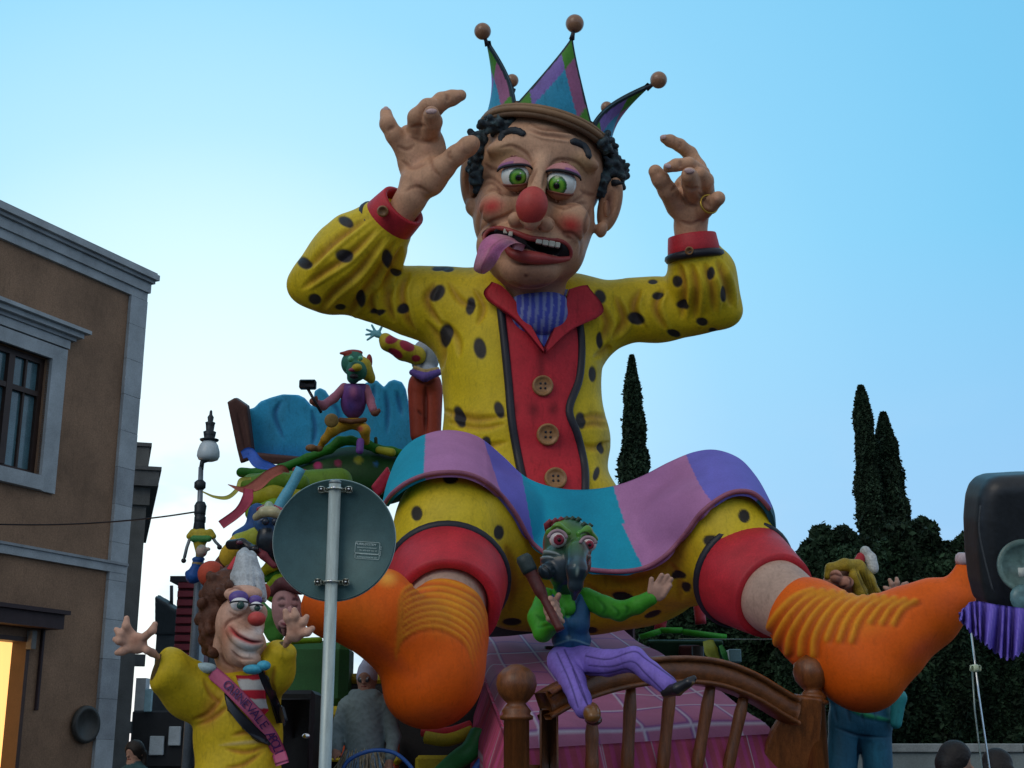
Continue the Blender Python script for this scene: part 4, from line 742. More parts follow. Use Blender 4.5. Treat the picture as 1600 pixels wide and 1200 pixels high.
part('head', BF, .007, (.03, .10, .05), [(887, 850, TY-.1, 39, 42, 40), (884, 880, TY-.2, 40, 32, 36), (854, 893, TY-.33, 14, 13, 12), (905, 862, TY-.32, 17, 22, 30), [(900, 862, TY-.40, 17), (901, 890, TY-.52, 16), (899, 915, TY-.5, 11), (897, 935, TY-.42, 4)], [(880, 895, TY-.25, 22), (884, 912, TY-.1, 20)],
     ('c', (.10, .26, .03)), [(858, 832, TY-.28, 6), (872, 824, TY-.36, 7), (888, 832, TY-.36, 5)], [(905, 834, TY-.36, 5), (918, 828, TY-.32, 6), (930, 842, TY-.24, 5)]], .03, GLOSS, post=birdpaint)
for x, y, r in ((872, 842, 14), (920, 850, 12)):
    e_ = figball('eyeball', BF, x, y, TY-.34, r, mat('puppet_eye', (.62, .55, .56), .2, var=.1, coat=.5)); 
    q = P(x+2, y+3, TY-.34); n2 = (CAM-q)/np.linalg.norm(CAM-q)+A(.15, 0, -.1); n2 /= np.linalg.norm(n2); u = r*S(x, y, 9.6); mk('iris', *lathe([(u*.62, u*.74), (u*.58, u*.84), (u*.4, u*.96), (.001, u*1.02)], q-A(.01, 0, -.012), n2, 20), mat('red_iris', (.35, .03, .06), .2), e_); mk('pupil', *lathe([(u*.24, u*.9), (u*.22, u*1.02), (.001, u*1.08)], q-A(.01, 0, -.012), n2, 12), M_PUP, e_)
    mk('eyelid', *tube([P(x-1+r*1.05*math.cos(t), y+2-r*1.05*math.sin(t), TY-.45) for t in np.linspace(.2, 2.9, 14)], .013, 8), mat('lid_paint', (.33, .22, .25), .5), e_)
for i in range(8):
    x = 857+i*9; y = 822-5*math.sin(i*.45)+ (i > 5)*6; mk('crest_feather', *tube([P(x, y+6, TY-.15), P(x-2, y-2, TY-.18), P(x+3, y-8, TY-.2), P(x+7, y-6, TY-.2)], [.03, .028, .018, .006], 8), mat('crest_red', (.20, .02, .03), .5) if i < 3 else mat('crest_dark', (.02, .05, .03), .5), BF)
# ================================================================== traffic sign seen from behind
SY = 6.6; sc_ = P(522, 843, SY); SG = root('traffic_sign', (sc_[0], SY+.02, 0), 'round grey traffic sign seen from behind on a galvanised pole', 'traffic sign')
SIGNM = mat('sign_back_grey', (.055, .120, .125), .5, .2, var=.18, scale=14, bump=.05, fine=160); GALV = mat('galvanised_steel', (.42, .50, .48), .42, .3, var=.22, scale=5, bump=.06, stretch=(12, 12, 1.2))
Rr = .302; mk('sign_disc', *lathe([(Rr*.985, .0), (Rr, .004), (Rr, .022), (Rr*.985, .026), (Rr*.975, .02), (.001, .02)], sc_+A(0, .02, 0), (0, -1, 0), 96), SIGNM, SG)
mk('disc_rim', *tube([sc_+A(Rr*math.cos(t), .008, Rr*math.sin(t)) for t in np.linspace(0, 2*math.pi, 97)], .0035, 6, cap=False), GALV, SG)
px_ = sc_[0]+.001; topz = P(525, 757, SY)[2]; mk('pole', *tube([(px_, SY-.045, 0), (px_, SY-.045, topz)], .030, 24), GALV, SG); mk('pole_cap', *lathe([(.031, 0), (.031, .012), (.02, .02), (.001, .02)], (px_, SY-.045, topz-.006), (0, 0, 1), 20), mat('pole_cap_grey', (.25, .30, .30), .4, .5), SG)
BRM = mat('clamp_metal', (.62, .62, .52), .25, .85, var=.2)
for y in (767, 911):
    z = P(525, y, SY)[2]; b = mk('clamp', *box((px_, SY-.012, z), (.075, .006, .011), bev=.002), BRM, SG); mk('clamp_band', *tube([(px_+.036*math.cos(t), SY-.045+.036*math.sin(t), z) for t in np.linspace(math.pi, 2*math.pi, 15)], .006, 8), BRM, SG)
    for sx in (-1, 1): mk('bracket', *box((px_+sx*.068, SY-.030, z), (.016, .014, .016), bev=.004), BRM, SG); mk('bolt', *lathe([(.006, 0), (.006, .006), (.001, .008)], (px_+sx*.068, SY-.044, z), (0, -1, 0), 8), mat('bright_metal'), SG)
    mk('bolt', *lathe([(.008, 0), (.008, .008), (.001, .01)], (px_, SY-.081, z), (0, -1, 0), 8), mat('bright_metal'), SG)
# printed plate: rounded outlines and lettering
st = root('sticker_anchor', (0, 0, 0), 'x', 'x'); bpy.data.objects.remove(st)
LETM = mat('sticker_print', (.55, .68, .66), .4, var=.1)
def on_sign(V, px, py, ang=-4):
    t = math.radians(ang); o = P(px, py, SY-.006); V = np.array(V, float); x, z = V[:, 0]*math.cos(t)-V[:, 1]*math.sin(t), V[:, 0]*math.sin(t)+V[:, 1]*math.cos(t); return np.stack([o[0]+x, np.full(len(V), o[1])-V[:, 2]*.2, o[2]+z], 1)
parts_ = []
for cx, cy, w_, h_ in ((574, 856, .052*1.15, .026*1.1), (573.5, 869.5, .052*1.15, .012)):
    q = []
    for a0, sx, sy in ((0, 1, 1), (90, -1, 1), (180, -1, -1), (270, 1, -1)):
        for t in np.linspace(0, 90, 5): a = math.radians(a0+t); q.append((sx*(w_-.006)+.006*math.cos(a), sy*(h_-.006)+.006*math.sin(a), 0))
    q.append(q[0]); V, F = tube(q, .0011, 4, cap=False, up=(0, 0, 1)); parts_.append((on_sign(V, cx, cy), F))
mk('sticker_border', *join(parts_), LETM, SG)
tx = []
for body, px, py, sz in (('PUBBLISYSTEM', 571, 850.5, .0155), ('SEGNALETICA STRADALE', 573, 856, .0085), ('TEL. 0872-0570  FAX. 57', 575, 860.5, .0085), ('FABBRICAZIONE SEGNALI', 575, 866, .0075), ('AUTORIZZAZIONE MIN. 2571', 573.5, 871, .0075)):
    V, F = text_mesh(body, sz, .002, shear=.3 if sz > .012 else 0); tx.append((on_sign(V, px, py), F))
V, F = text_mesh('ANNO  05 06', .008, .002); V = V[:, [1, 0, 2]]*A(1, 1, 1); V[:, 1] *= 1; tx.append((on_sign(V, 594.5, 861), F))
mk('lettering', *join(tx), LETM, SG, smooth=False)
# ================================================================== clown in yellow jacket (left)
CY = 10.0
CL = root('clown_figure', P(370, 1190, CY), 'clown figure in yellow jacket with a pink sash, white pointed tuft and red nose', 'carnival figure')
YJ = (.62, .44, .015); YJ2 = (.42, .16, .02); CSK = (.60, .35, .25)
jk = part('jacket', CL, .010, YJ, [(372, 1150, CY, 70, 100, 50), (372, 1250, CY, 76, 90, 52), [(330, 1085, CY, 36), (300, 1080, CY-.1, 40), (262, 1048, CY-.3, 37)], [(405, 1085, CY-.1, 32), (428, 1050, CY-.25, 28), (440, 1018, CY-.35, 24)], ('c', (.10, .06, .012)), ('-', (192, 1024, CY-.45, 55, 58, 58)), ('-', (457, 972, CY-.45, 38, 36, 38))], .10,
     post=lambda b: (b.blob(330, 1110, 24, 50, -20, YJ2, .7), [b.stroke(q, 7, YJ2, .8, -3) for q in ([(300, 1125), (325, 1115), (350, 1085)], [(305, 1135), (335, 1120), (360, 1100)], [(318, 1060), (330, 1085), (345, 1100)], [(425, 1160), (390, 1145), (360, 1150)], [(420, 1165), (385, 1175), (350, 1170)], [(415, 1172), (380, 1195), (350, 1200)], [(415, 1045), (408, 1070), (420, 1090)], [(430, 1040), (425, 1065), (430, 1085)])],
      b.stroke([(340, 1165), (385, 1160), (415, 1158)], 5, (.55, .42, .20), .7, 1), b.blob(300, 1060, 50, 20, -35, (.68, .52, .03), .5)))
jb = jk.bvh()
def fingers(par, c, pts, r, vox=.007, col=CSK, palm=None, label=None):
    pr = [palm] if palm else []
    for q in pts: pr.append([(x, y, Y, r*k) for (x, y, Y), k in zip(q, (1.15, 1.0, .78, .6))])
    return part('hand', par, vox, col, pr, .02, post=lambda b: (b.blob(c[0], c[1], 14, 14, 0, (.30, .10, .05), .5), None))
HYc = CY-.55
fingers(CL, (212, 1000), [[(207, 992, HYc), (197, 978, HYc-.05), (198, 966, HYc-.05)], [(200, 998, HYc), (188, 990, HYc-.05), (182, 984, HYc-.05)], [(198, 1005, HYc), (186, 1001, HYc-.05), (180, 999, HYc-.03)], [(200, 1014, HYc), (190, 1018, HYc-.03), (183, 1020, HYc-.02)], [(226, 995, HYc-.03), (238, 985, HYc-.08), (242, 975, HYc-.08)], [(230, 1016, HYc), (238, 1020, HYc+.06), (246, 1026, HYc+.12)]], 5.8, palm=(214, 1005, HYc, 16, 17, 9, 10), label='open hand spread to the left')
fingers(CL, (460, 985), [[(456, 980, HYc), (449, 965, HYc-.04), (446, 955, HYc-.05)], [(462, 976, HYc), (462, 962, HYc-.05), (460, 953, HYc-.05)], [(468, 982, HYc), (474, 972, HYc-.04), (479, 964, HYc-.04)], [(470, 990, HYc), (480, 988, HYc-.04), (488, 982, HYc-.03)], [(456, 992, HYc), (450, 1000, HYc+.05), (446, 1008, HYc+.1)]], 6, palm=(461, 988, HYc, 13, 16, 8, 0))
# lapels, shirt, bow, sash with lettering
def strip(bv, rows, name, par, m, colf, off=.03, t=.02, n=8, mm=26, Y0=9.4, label=None):
    V, F, C = patch(bv, rows, n, Y0, off, t, mm, colf, 6); return mk(name, V, F, m, par, C, label=label)
strip(jb, [[(368, 1055), (375, 1075), (385, 1100), (402, 1125)], [(390, 1055), (395, 1075), (402, 1095), (412, 1118)], [(412, 1050), (414, 1075), (416, 1095), (420, 1110)]], 'shirt_front', CL, FABRIC, lambda u, v, q: (.45, .02, .04) if (q[1]-1062) % 30 > 15 else (.50, .52, .52), .02)
strip(jb, [[(350, 1082), (375, 1110), (405, 1140), (425, 1158)], [(352, 1095), (372, 1122), (400, 1148), (424, 1162)], [(356, 1108), (374, 1132), (398, 1154), (422, 1165)]], 'lapel', CL, GLOSS, lambda u, v, q: (.012, .014, .02), .045)
strip(jb, [[(402, 1050), (412, 1075), (425, 1100), (436, 1130)], [(410, 1048), (425, 1075), (438, 1100), (446, 1130)]], 'lapel', CL, GLOSS, lambda u, v, q: (.012, .014, .02), .04)
mk('bow_tie', *join([ball(P(395, 1046, CY-.5), 1, 16, 10, (.07, .05, .035)), ball(P(412, 1040, CY-.5), 1, 16, 10, (.05, .04, .035))]), mat('cyan_paint', (.05, .35, .50), .5), CL); mk('collar_tip', *ball(P(320, 1044, CY-.22), 1, 16, 10, (.09, .05, .04)), mat('pale_blue_paint', (.36, .50, .54), .5), CL)
sashc = crv([(331, 1050), (352, 1068), (378, 1094), (402, 1120), (422, 1148), (434, 1172), (440, 1190)], 60)
tg = np.gradient(sashc, axis=0); tg /= np.linalg.norm(tg, axis=1)[:, None]; nm = np.stack([tg[:, 1], -tg[:, 0]], 1)
SASH = []
for i in range(60):
    p_ = hit(jb, sashc[i][0], sashc[i][1], 9.4, .07)[0]; SASH.append(p_)
SASH = np.array(SASH); SASH[:, 1] = np.convolve(np.pad(SASH[:, 1], 6, 'edge'), np.ones(13)/13, 'valid')
ydist = SASH[:, 1]; G = np.array([[P(sashc[i][0]+nm[i][0]*w_, sashc[i][1]+nm[i][1]*w_, ydist[i]+abs(w_)*.0015) for w_ in np.linspace(-11, 11, 7)] for i in range(60)])
V, F, C = sheet(G, .02, col=np.array([[(.52, .13, .24) if 0 < k < 6 else (.35, .05, .14) for k in range(7)] for i in range(60)])); sash = mk('sash', V, F, FABRIC, CL, C)
tx = []; wd = 'CARNEVALE APOLI'
for k, ch_ in enumerate(wd):
    if ch_ == ' ': continue
    f_ = 11+k*2.9; i = int(f_); V, F = text_mesh(ch_, .092, .003); p0 = P(sashc[i][0], sashc[i][1], ydist[i]-.012); t3 = P(sashc[i+1][0], sashc[i+1][1], ydist[i+1]-.012)-P(sashc[i-1][0], sashc[i-1][1], ydist[i-1]-.012); t3 /= np.linalg.norm(t3); n3 = P(sashc[i][0]+nm[i][0], sashc[i][1]+nm[i][1], ydist[i])-P(*sashc[i], ydist[i]); n3 -= t3*(n3 @ t3); n3 /= np.linalg.norm(n3)
    tx.append((p0 + V[:, :1]*t3 + V[:, 1:2]*n3*1.0 + V[:, 2:]*np.cross(t3, n3), F))
mk('lettering', *join(tx), mat('marker_ink', (.06, .015, .10), .6), sash, smooth=False)
# head
def cpaint(b):
    B = b.blob; B(385, 1008, 34, 32, 0, (.78, .74, .70), .95); B(372, 950, 26, 22, 0, (.58, .50, .46), .6); B(372, 936, 14, 13, 0, (.20, .10, .38), .95); B(400, 944, 10, 12, 0, (.20, .10, .38), .9); B(404, 985, 20, 13, 0, (.78, .72, .68), .9); B(358, 985, 18, 18, 0, (.58, .16, .10), .7)
    B(350, 1000, 12, 40, 0, (.36, .15, .08), .6)
    for q in ([(356, 978), (370, 992), (392, 1003), (412, 1003)],): b.stroke(q, 8, (.50, .02, .03), 1, -2); b.stroke([(x+2, y) for x, y in q], 3.4, (.04, .01, .01), 1, -4)
    for q in ([(350, 985), (356, 972), (372, 965), (386, 962)], [(360, 1015), (375, 1028), (400, 1030)], [(354, 924), (368, 917), (384, 926)], [(358, 955), (372, 962), (388, 956)], [(345, 1020), (352, 1035), (368, 1045)]): b.stroke(q, 4, (.16, .05, .03), .7, -2.5)
part('head', CL, .008, CSK, [(375, 975, CY-.2, 38, 45, 36), (382, 1010, CY-.3, 34, 34, 30, 10), (388, 1000, CY-.48, 26, 16, 16, -10), (368, 985, CY-.45, 16, 14, 12), (392, 1030, CY-.42, 16, 12, 12), (380, 928, CY-.35, 30, 14, 18), [(352, 1010, CY-.1, 22), (368, 1045, CY, 26)], (348, 1000, CY-.15, 10, 18, 10), (404, 958, CY-.4, 14, 16, 12)], .05, post=cpaint)
figball('nose', CL, 401, 967, CY-.62, 13, mat('red_nose_paint'), (1.1, 1, .9))
for x, y, r, lr in ((374, 944, 14, 0), (400, 948, 10, 0)):
    e_ = figball('eyeball', CL, x, y, CY-.50+(.02 if r < 12 else 0), r, M_WHITE, (1, .8, .8)); q = P(x+2, y+2, CY-.58-(.0 if r > 12 else -.02)); mk('pupil', *ball(q, ( .028 if r > 12 else .022), 12, 8, (1, .5, 1)), mat('dark_iris', (.02, .06, .05), .2), e_)
    mk('eyelid', *ball(P(x-1, y-10, CY-.47+(.02 if r < 12 else 0)), S(x, y, CY-.5)*r, 18, 12, (1.12, .9, .82)), mat('violet_lid', (.12, .07, .28), .45), e_); mk('lash', *tube([P(x+r*math.cos(t)*1.1, y-1-r*.25*math.sin(t), CY-.575) for t in np.linspace(.1, 3.0, 12)], .007, 6), M_BLK, e_)
hr = Sculpt(.012, .03); rg = np.random.default_rng(5)
for x, y, Y, rx, rz in ((340, 930, CY-.05, 30, 36), (332, 965, CY-.05, 24, 34), (333, 1000, CY-.05, 20, 26), (362, 905, CY+.0, 34, 22), (355, 925, CY-.2, 18, 16)):
    hr.e(x, y, Y, rx*.85, rz*.85, 30)
    for _ in range(22): a = rg.uniform(0, 6.28); q = rg.uniform(.6, .95); hr.e(x+rx*q*math.cos(a), y+rz*q*math.sin(a), Y-rg.uniform(-.1, .15), 7, 9, 7, k=2)
hr.build().relax(1).base((.095, .035, .018)).obj('hair', CL, HAIRM)
ht = Sculpt(.01, .02)
ht.ch([(386, 925, CY-.1, 24), (386, 900, CY-.1, 20), (384, 872, CY-.1, 12), (382, 862, CY-.1, 7)])
for _ in range(60): a = rg.uniform(0, 6.28); x0 = 386+20*math.cos(a); ht.ch([(x0*.5+193+rg.uniform(-3, 3), 870+rg.uniform(-6, 6), CY-.1-.06*math.sin(a), 3), (x0, 900, CY-.1-.1*math.sin(a), 4), (386+27*math.cos(a), 936+rg.uniform(-6, 4), CY-.1-.14*math.sin(a), 3)])
ht.build().base((.46, .50, .52)).obj('hair_tuft', CL, HAIRM)
figball('pompom', CL, 330, 897, CY+.1, 21, mat('orange_red_paint', (.45, .06, .025), .7)); figball('pompom', CL, 408, 925, CY+.1, 15, mat('orange_red_paint')); mk('hat_brim', *tube([P(x, y, CY-.05) for x, y in ((350, 905), (362, 888), (372, 872))], .03, 8), mat('red_paint'), CL)
# ================================================================== mask face and creature behind
MF = root('mask_face', P(447, 1000, 11.2), 'pale pink mask face with brown hat tucked behind the orange sock', 'carnival mask')
part('face', MF, .010, (.40, .22, .22), [(449, 955, 11.2, 24, 42, 22, 8), (455, 960, 10.95, 8, 14, 8), (446, 975, 10.98, 12, 8, 8)], .03, post=lambda b: [b.stroke(q, 4, (.04, .02, .03), .9, -2) for q in ([(432, 940), (440, 935), (447, 938)], [(456, 938), (463, 936), (468, 940)], [(434, 945), (440, 948), (446, 945)], [(455, 946), (461, 949), (466, 946)], [(436, 972), (446, 978), (460, 976)], [(436, 978), (440, 1000)], [(446, 980), (450, 1002)])] and b.blob(447, 975, 12, 4, 0, (.35, .04, .08), .8))
part('hat', MF, .012, (.09, .03, .035), [[(424, 925, 11.15, 8), (440, 912, 11.1, 9), (470, 922, 11.1, 8)], (446, 915, 11.2, 20, 14, 18)], .03)
CR = root('creature_figure', P(400, 930, 11.8), 'yellow and brown snaking creature with dark goggles draped over the float', 'carnival figure')
part('body', CR, .012, (.12, .045, .025), [[(333, 905, 12, 14), (352, 885, 12, 17), (366, 866, 11.9, 19)], ('c', (.55, .36, .03)), [(364, 868, 11.9, 20), (375, 855, 11.8, 20)], ('c', (.30, .33, .03)), [(378, 850, 11.8, 18), (400, 842, 11.7, 17), (425, 850, 11.7, 18)], ('c', (.02, .07, .22)), [(372, 838, 11.9, 10), (395, 826, 12, 12), (402, 800, 12, 14)], [(420, 868, 11.7, 12), (450, 876, 11.7, 13)], ('c', (.10, .26, .02)), [(425, 845, 11.9, 22), (450, 850, 11.9, 22)], ('c', (.16, .03, .04)), [(398, 858, 11.5, 7), (412, 868, 11.4, 6), (428, 884, 11.4, 5)]], .03)
part('goggles', CR, .009, (.01, .01, .014), [[(360, 851, 11.55, 8), (378, 850, 11.45, 9), (390, 855, 11.42, 7)], [(386, 856, 11.42, 5), (398, 858, 11.38, 7)], ('c', (.10, .02, .04)), (374, 848, 11.37, 6, 4, 4)], .015, GLOSS)
c2 = root('creature_figure', P(425, 900, 11.5), 'blue faced creature with cream brow and gaping dark mouth behind the sign', 'carnival figure')
part('head', c2, .010, (.03, .10, .25), [(418, 818, 11.5, 22, 16, 18), (440, 826, 11.5, 18, 18, 18), ('c', (.45, .42, .24)), [(400, 808, 11.35, 6), (412, 800, 11.28, 8), (428, 800, 11.28, 8), (440, 808, 11.32, 7)], ('c', (.012, .018, .025)), (418, 848, 11.5, 18, 30, 16), (440, 855, 11.6, 20, 34, 18), ('c', (.28, .04, .06)), [(404, 796, 11.4, 4), (420, 790, 11.35, 5), (442, 800, 11.35, 6)], ('c', (.30, .42, .30)), (420, 789, 11.3, 7, 6, 6)], .02, GLOSS)
for x in (415, 430): e_ = figball('eyeball', c2, x, 815, 11.28, 6, mat('dark_eye', (.02, .03, .05), .15))
# layered green and yellow body of the float
FB = root('float_body', P(470, 1100, 12.8), 'green and yellow layered body of the carnival float with rolls and a dark base', 'float')
bands = [((.10, .20, .015), 380, 470, 752, 14, 14.5), ((.28, .26, .01), 384, 470, 774, 12, 14.4), ((.14, .26, .01), 388, 470, 796, 13, 14.3), ((.30, .30, .01), 388, 465, 820, 14, 14.1), ((.05, .16, .02), 392, 470, 842, 12, 14.0)]
for c, x0, x1, y, r, Y in bands: part('roll', FB, .02, c, [[(x0+r*.6, y+6, Y, r), ((x0+x1)/2, y, Y-.1, r*1.15), (x1, y+3, Y, r)], [(x0+r, y+6, Y+.8, r*1.3), (x1+60, y, Y+.8, r*1.5)]], .08)
for c, x0, y0, x1, y1, r, Y in (((.42, .36, .01), 412, 893, 436, 880, 9, 11.7), ((.05, .20, .02), 414, 905, 445, 897, 8, 11.8), ((.22, .32, .01), 420, 917, 448, 903, 9, 11.7), ((.30, .12, .01), 400, 922, 410, 932, 8, 11.4), ((.10, .26, .01), 412, 925, 440, 940, 10, 11.9), ((.18, .36, .01), 406, 1010, 500, 1000, 5, 11.6), ((.08, .30, .05), 405, 950, 430, 990, 15, 12.2)):
    part('roll', FB, .014, c, [[(x0, y0, Y, r*.8), ((x0+x1)/2, (y0+y1)/2-3, Y-.05, r), (x1, y1, Y, r)]], .03)
def pbox(name, par, x0, y0, x1, y1, Y, dep, m, bev=.03):
    a, b = P(x0, y1, Y), P(x1, y0, Y); c = (a+b)/2; return mk(name, *box((c[0], Y+dep/2, c[2]), (abs(b[0]-a[0])/2, dep/2, abs(b[2]-a[2])/2), bev=bev), m, par, smooth=False)
mg = mat('green_board', (.012, .085, .018), .6, var=.3); my = mat('yellow_board', (.42, .33, .01), .6, var=.3); mo = mat('orange_board', (.42, .07, .02), .6, var=.3); mk_ = mat('black_board', (.012, .013, .015), .6, var=.4)
pbox('side_board', FB, 425, 1000, 545, 1106, 12.0, .5, mg, .08); pbox('edge_band', FB, 425, 1103, 552, 1122, 11.9, .5, my); pbox('edge_band', FB, 520, 1052, 600, 1068, 12.3, .2, my)
pbox('side_board', FB, 540, 1060, 615, 1105, 12.35, .3, mat('dark_red_board', (.14, .02, .02), .7)); pbox('pillar', FB, 488, 1124, 502, 1230, 11.95, .3, mo); pbox('pillar', FB, 530, 1124, 548, 1230, 11.95, .3, mo); pbox('pillar', FB, 612, 1150, 622, 1240, 12, .2, mo)
pbox('base_board', FB, 430, 1100, 800, 1330, 12.25, 6.5, mk_); pbox('edge_band', FB, 480, 1184, 560, 1190, 11.9, .3, my); pbox('edge_band', FB, 612, 1182, 626, 1195, 11.95, .3, my); pbox('edge_band', FB, 648, 1180, 720, 1210, 12.0, .2, my)
mk('base_board', *box((1.6, 15.5, .75), (3.6, 3.6, .35), bev=.05), mk_, FB, smooth=False); mk('base_board', *box((-1.4, 15.3, 1.35), (1.2, 3.0, .9), bev=.05), mk_, FB, smooth=False)
V, F = tube([P(x, y, Y) for x, y, Y in crv([(665, 1152, 11.8), (700, 1156, 11.75), (738, 1143, 11.8)], 16)], .055, 10); mk('edge_roll', V, F, my, FB); mk('edge_roll', *tube([P(x, y, Y) for x, y, Y in crv([(660, 1142, 11.85), (700, 1145, 11.8), (736, 1134, 11.85)], 16)], .05, 10), mat('red_paint'), FB)
V, F = tube([P(x, y, Y) for x, y, Y in crv([(686, 1215, 11.5), (712, 1190, 11.45), (735, 1172, 11.4), (748, 1148, 11.5)], 16)], .085, 12); mk('edge_roll', V, F, mat('green_paint', (.02, .17, .04), .5), FB)
mk('edge_roll', *tube([P(x, y, 11.3) for x, y in crv([(738, 1210), (756, 1186), (775, 1178)], 10)], .035, 8), mat('blue_paint', (.02, .08, .35), .5), FB); mk('edge_roll', *tube([P(x, y, 11.35) for x, y in crv([(756, 1212), (768, 1194), (785, 1188)], 10)], .05, 8), my, FB)
mk('float_wheel', *lathe([(.12, -.1), (.38, -.1), (.42, -.05), (.42, .1), (.38, .15), (.12, .15)], (1.2, 12.2, .42), (1, 0, 0), 28), mk_, FB); mk('float_wheel', *lathe([(.12, -.1), (.38, -.1), (.42, -.05), (.42, .1), (.38, .15), (.12, .15)], (1.2, 18, .42), (1, 0, 0), 28), mk_, FB)
mk('hose', *tube([P(x, y, 10.9) for x, y in crv([(530, 1215), (545, 1188), (580, 1173), (615, 1176), (640, 1196), (650, 1215)], 30)], .016, 8), mat('blue_hose', (.03, .12, .42), .35), None, label='thin blue hose arching in front of the grey jacketed person', cat='hose')
# supports that carry the giant
for q_ in (P(1090, 1010, 13.4), P(860, 1010, 13.9)): mk('support_post', *tube([q_, q_*A(1, 1, 0)+A(0, 0, .6)], .06, 10), mk_, FB)
# ================================================================== rear stage
RS = root('stage_set', P(500, 760, 17), 'rear stage with jagged blue backdrop, brown frame, green hill and garland', 'stage set')
def slab(name, par, pts, Y, th, c, rnd=4, vox=.02, m=None, post=None, tilt=0, **kw):
    b = Sculpt(vox, .01).poly(pts, Y, th, rnd, tilt=tilt).build().relax(1).base(c)
    if post: post(b); b.upd()
    b.obj(name, par, m, **kw); return b
def bluep(b):
    b.paint(np.clip((np.sin(b.x*.09+b.y*.02)*.5+.1), 0, .4), (.06, .36, .62)); b.paint(np.clip((b.y-690)/40, 0, .6), (.02, .18, .58)); [b.stroke(q, 7, (.02, .10, .30), .7, -3) for q in ([(487, 640), (492, 670), (488, 700)], [(515, 625), (530, 650), (528, 690)], [(602, 610), (606, 640), (604, 680)], [(440, 625), (430, 650), (445, 690)], [(585, 600), (580, 640)], [(620, 610), (628, 650)])]
slab('backdrop', RS, [(386, 640), (398, 637), (408, 627), (424, 621), (442, 616), (466, 617), (476, 622), (486, 634), (490, 634), (492, 611), (500, 606), (508, 610), (516, 622), (530, 622), (545, 625), (560, 610), (572, 598), (588, 594), (600, 605), (608, 596), (616, 593), (628, 597), (634, 608), (640, 640), (648, 668), (650, 720), (398, 716)], 17.2, 7, (.035, .36, .66), 1, .018, post=bluep)
slab('frame_board', RS, [(357, 628), (369, 621), (388, 634), (398, 716), (378, 724), (372, 700)], 17.0, 10, (.085, .04, .035), 3, .018, post=lambda b: (b.stroke([(369, 640), (385, 715)], 3, (.03, .012, .01), .8, -2), b.stroke([(378, 634), (393, 712)], 2, (.14, .07, .05), .6)))
slab('frame_board', RS, [(396, 707), (470, 714), (470, 728), (396, 722)], 16.95, 10, (.08, .035, .03), 2, .018)
part('hill', RS, .03, (.012, .055, .012), [(565, 745, 16.6, 100, 48, 60), (470, 770, 16.6, 90, 40, 60), (480, 800, 16.4, 85, 50, 60)], .15, post=lambda b: [b.blob(x, y, r, r, 0, c, .9, 2, .4) for x, y, r, c in ((497, 728, 8, (.35, .02, .12)), (528, 724, 7, (.28, .03, .08)), (560, 719, 8, (.25, .25, .02)), (588, 725, 5, (.02, .12, .3)), (540, 745, 5, (.3, .02, .05)))])
part('garland', RS, .018, (.018, .15, .012), [[(377, 738, 16.6, 8), (400, 740, 16.5, 8), (440, 732, 16.4, 7), (480, 716, 16.3, 7), (515, 702, 16.2, 7), (530, 690, 16.2, 8), (548, 688, 16.2, 7), (575, 695, 16.2, 7), (590, 702, 16.2, 7), (612, 705, 16.2, 7), (640, 712, 16.3, 7)]], .04)
part('garland', RS, .018, (.30, .30, .02), [[(592, 703, 16.1, 6), (612, 707, 16.1, 7)]], .04); part('garland', RS, .018, (.24, .04, .03), [[(462, 735, 15.9, 6), (476, 742, 15.9, 8), (470, 752, 15.9, 6), (482, 750, 15.9, 7)]], .03); part('post', RS, .012, (.03, .05, .02), [[(588, 700, 16.2, 3), (587, 685, 16.2, 3)]], .01)
slab('red_flap', RS, [(580, 760), (606, 728), (612, 745), (600, 768), (590, 778)], 13.4, 5, (.36, .02, .05), 3, .015)
# streamers and the light blue tube
def ribbon(name, pts, w, c, cat='streamer', lab='', Y=13, n=50, tw=0.0, group=None, t=.015):
    q = crv([p_[:2] for p_ in pts], n); W_ = np.interp(np.linspace(0, 1, n), np.linspace(0, 1, len(w)), w); t_ = np.gradient(q, axis=0); t_ /= np.linalg.norm(t_, axis=1)[:, None]; nn_ = np.stack([-t_[:, 1], t_[:, 0]], 1); Yq = crv([(p_[2], 0) for p_ in pts], n)[:, 0]
    G = np.array([[P(q[i][0]+nn_[i][0]*W_[i]*s_, q[i][1]+nn_[i][1]*W_[i]*s_, Yq[i]+tw*s_*.1) for s_ in (-1, -.5, 0, .5, 1)] for i in range(n)]); V, F, C = sheet(G, t); return mk(name, V, F, mat('ribbon_'+lab.split()[0]+lab.split()[1], c, .6, var=.2), None, label=lab, cat=cat, group=group)
GR = 'streamers curling off the rear stage'
ribbon('streamer', [(345, 820, 13), (372, 800, 13), (386, 780, 13), (388, 762, 13.1)], (7, 7, 9, 7), (.34, .03, .07), lab='crimson red streamer hanging down left of the float', group=GR)
ribbon('streamer', [(356, 757, 13.2), (380, 765, 13.1), (402, 757, 13.1), (420, 742, 13.2), (440, 733, 13.3), (452, 738, 13.4)], (.5, 5, 9, 8, 7, 1), (.34, .09, .06), lab='coral orange streamer forking above the crimson one', group=GR)
ribbon('streamer', [(316, 768, 13.4), (335, 776, 13.4), (355, 777, 13.4), (370, 765, 13.4), (376, 750, 13.5), (392, 747, 13.6)], (1, 2, 3, 3, 3, 2), (.38, .38, .06), lab='pale yellow streamer curling out towards the lamp', group=GR)
ribbon('streamer', [(378, 711, 15.2), (390, 707, 15.2), (402, 722, 15.1), (420, 728, 15.1), (440, 731, 15.1)], (6, 8, 9, 6, 1), (.02, .10, .48), lab='bright blue streamer at the foot of the brown frame', group=GR)
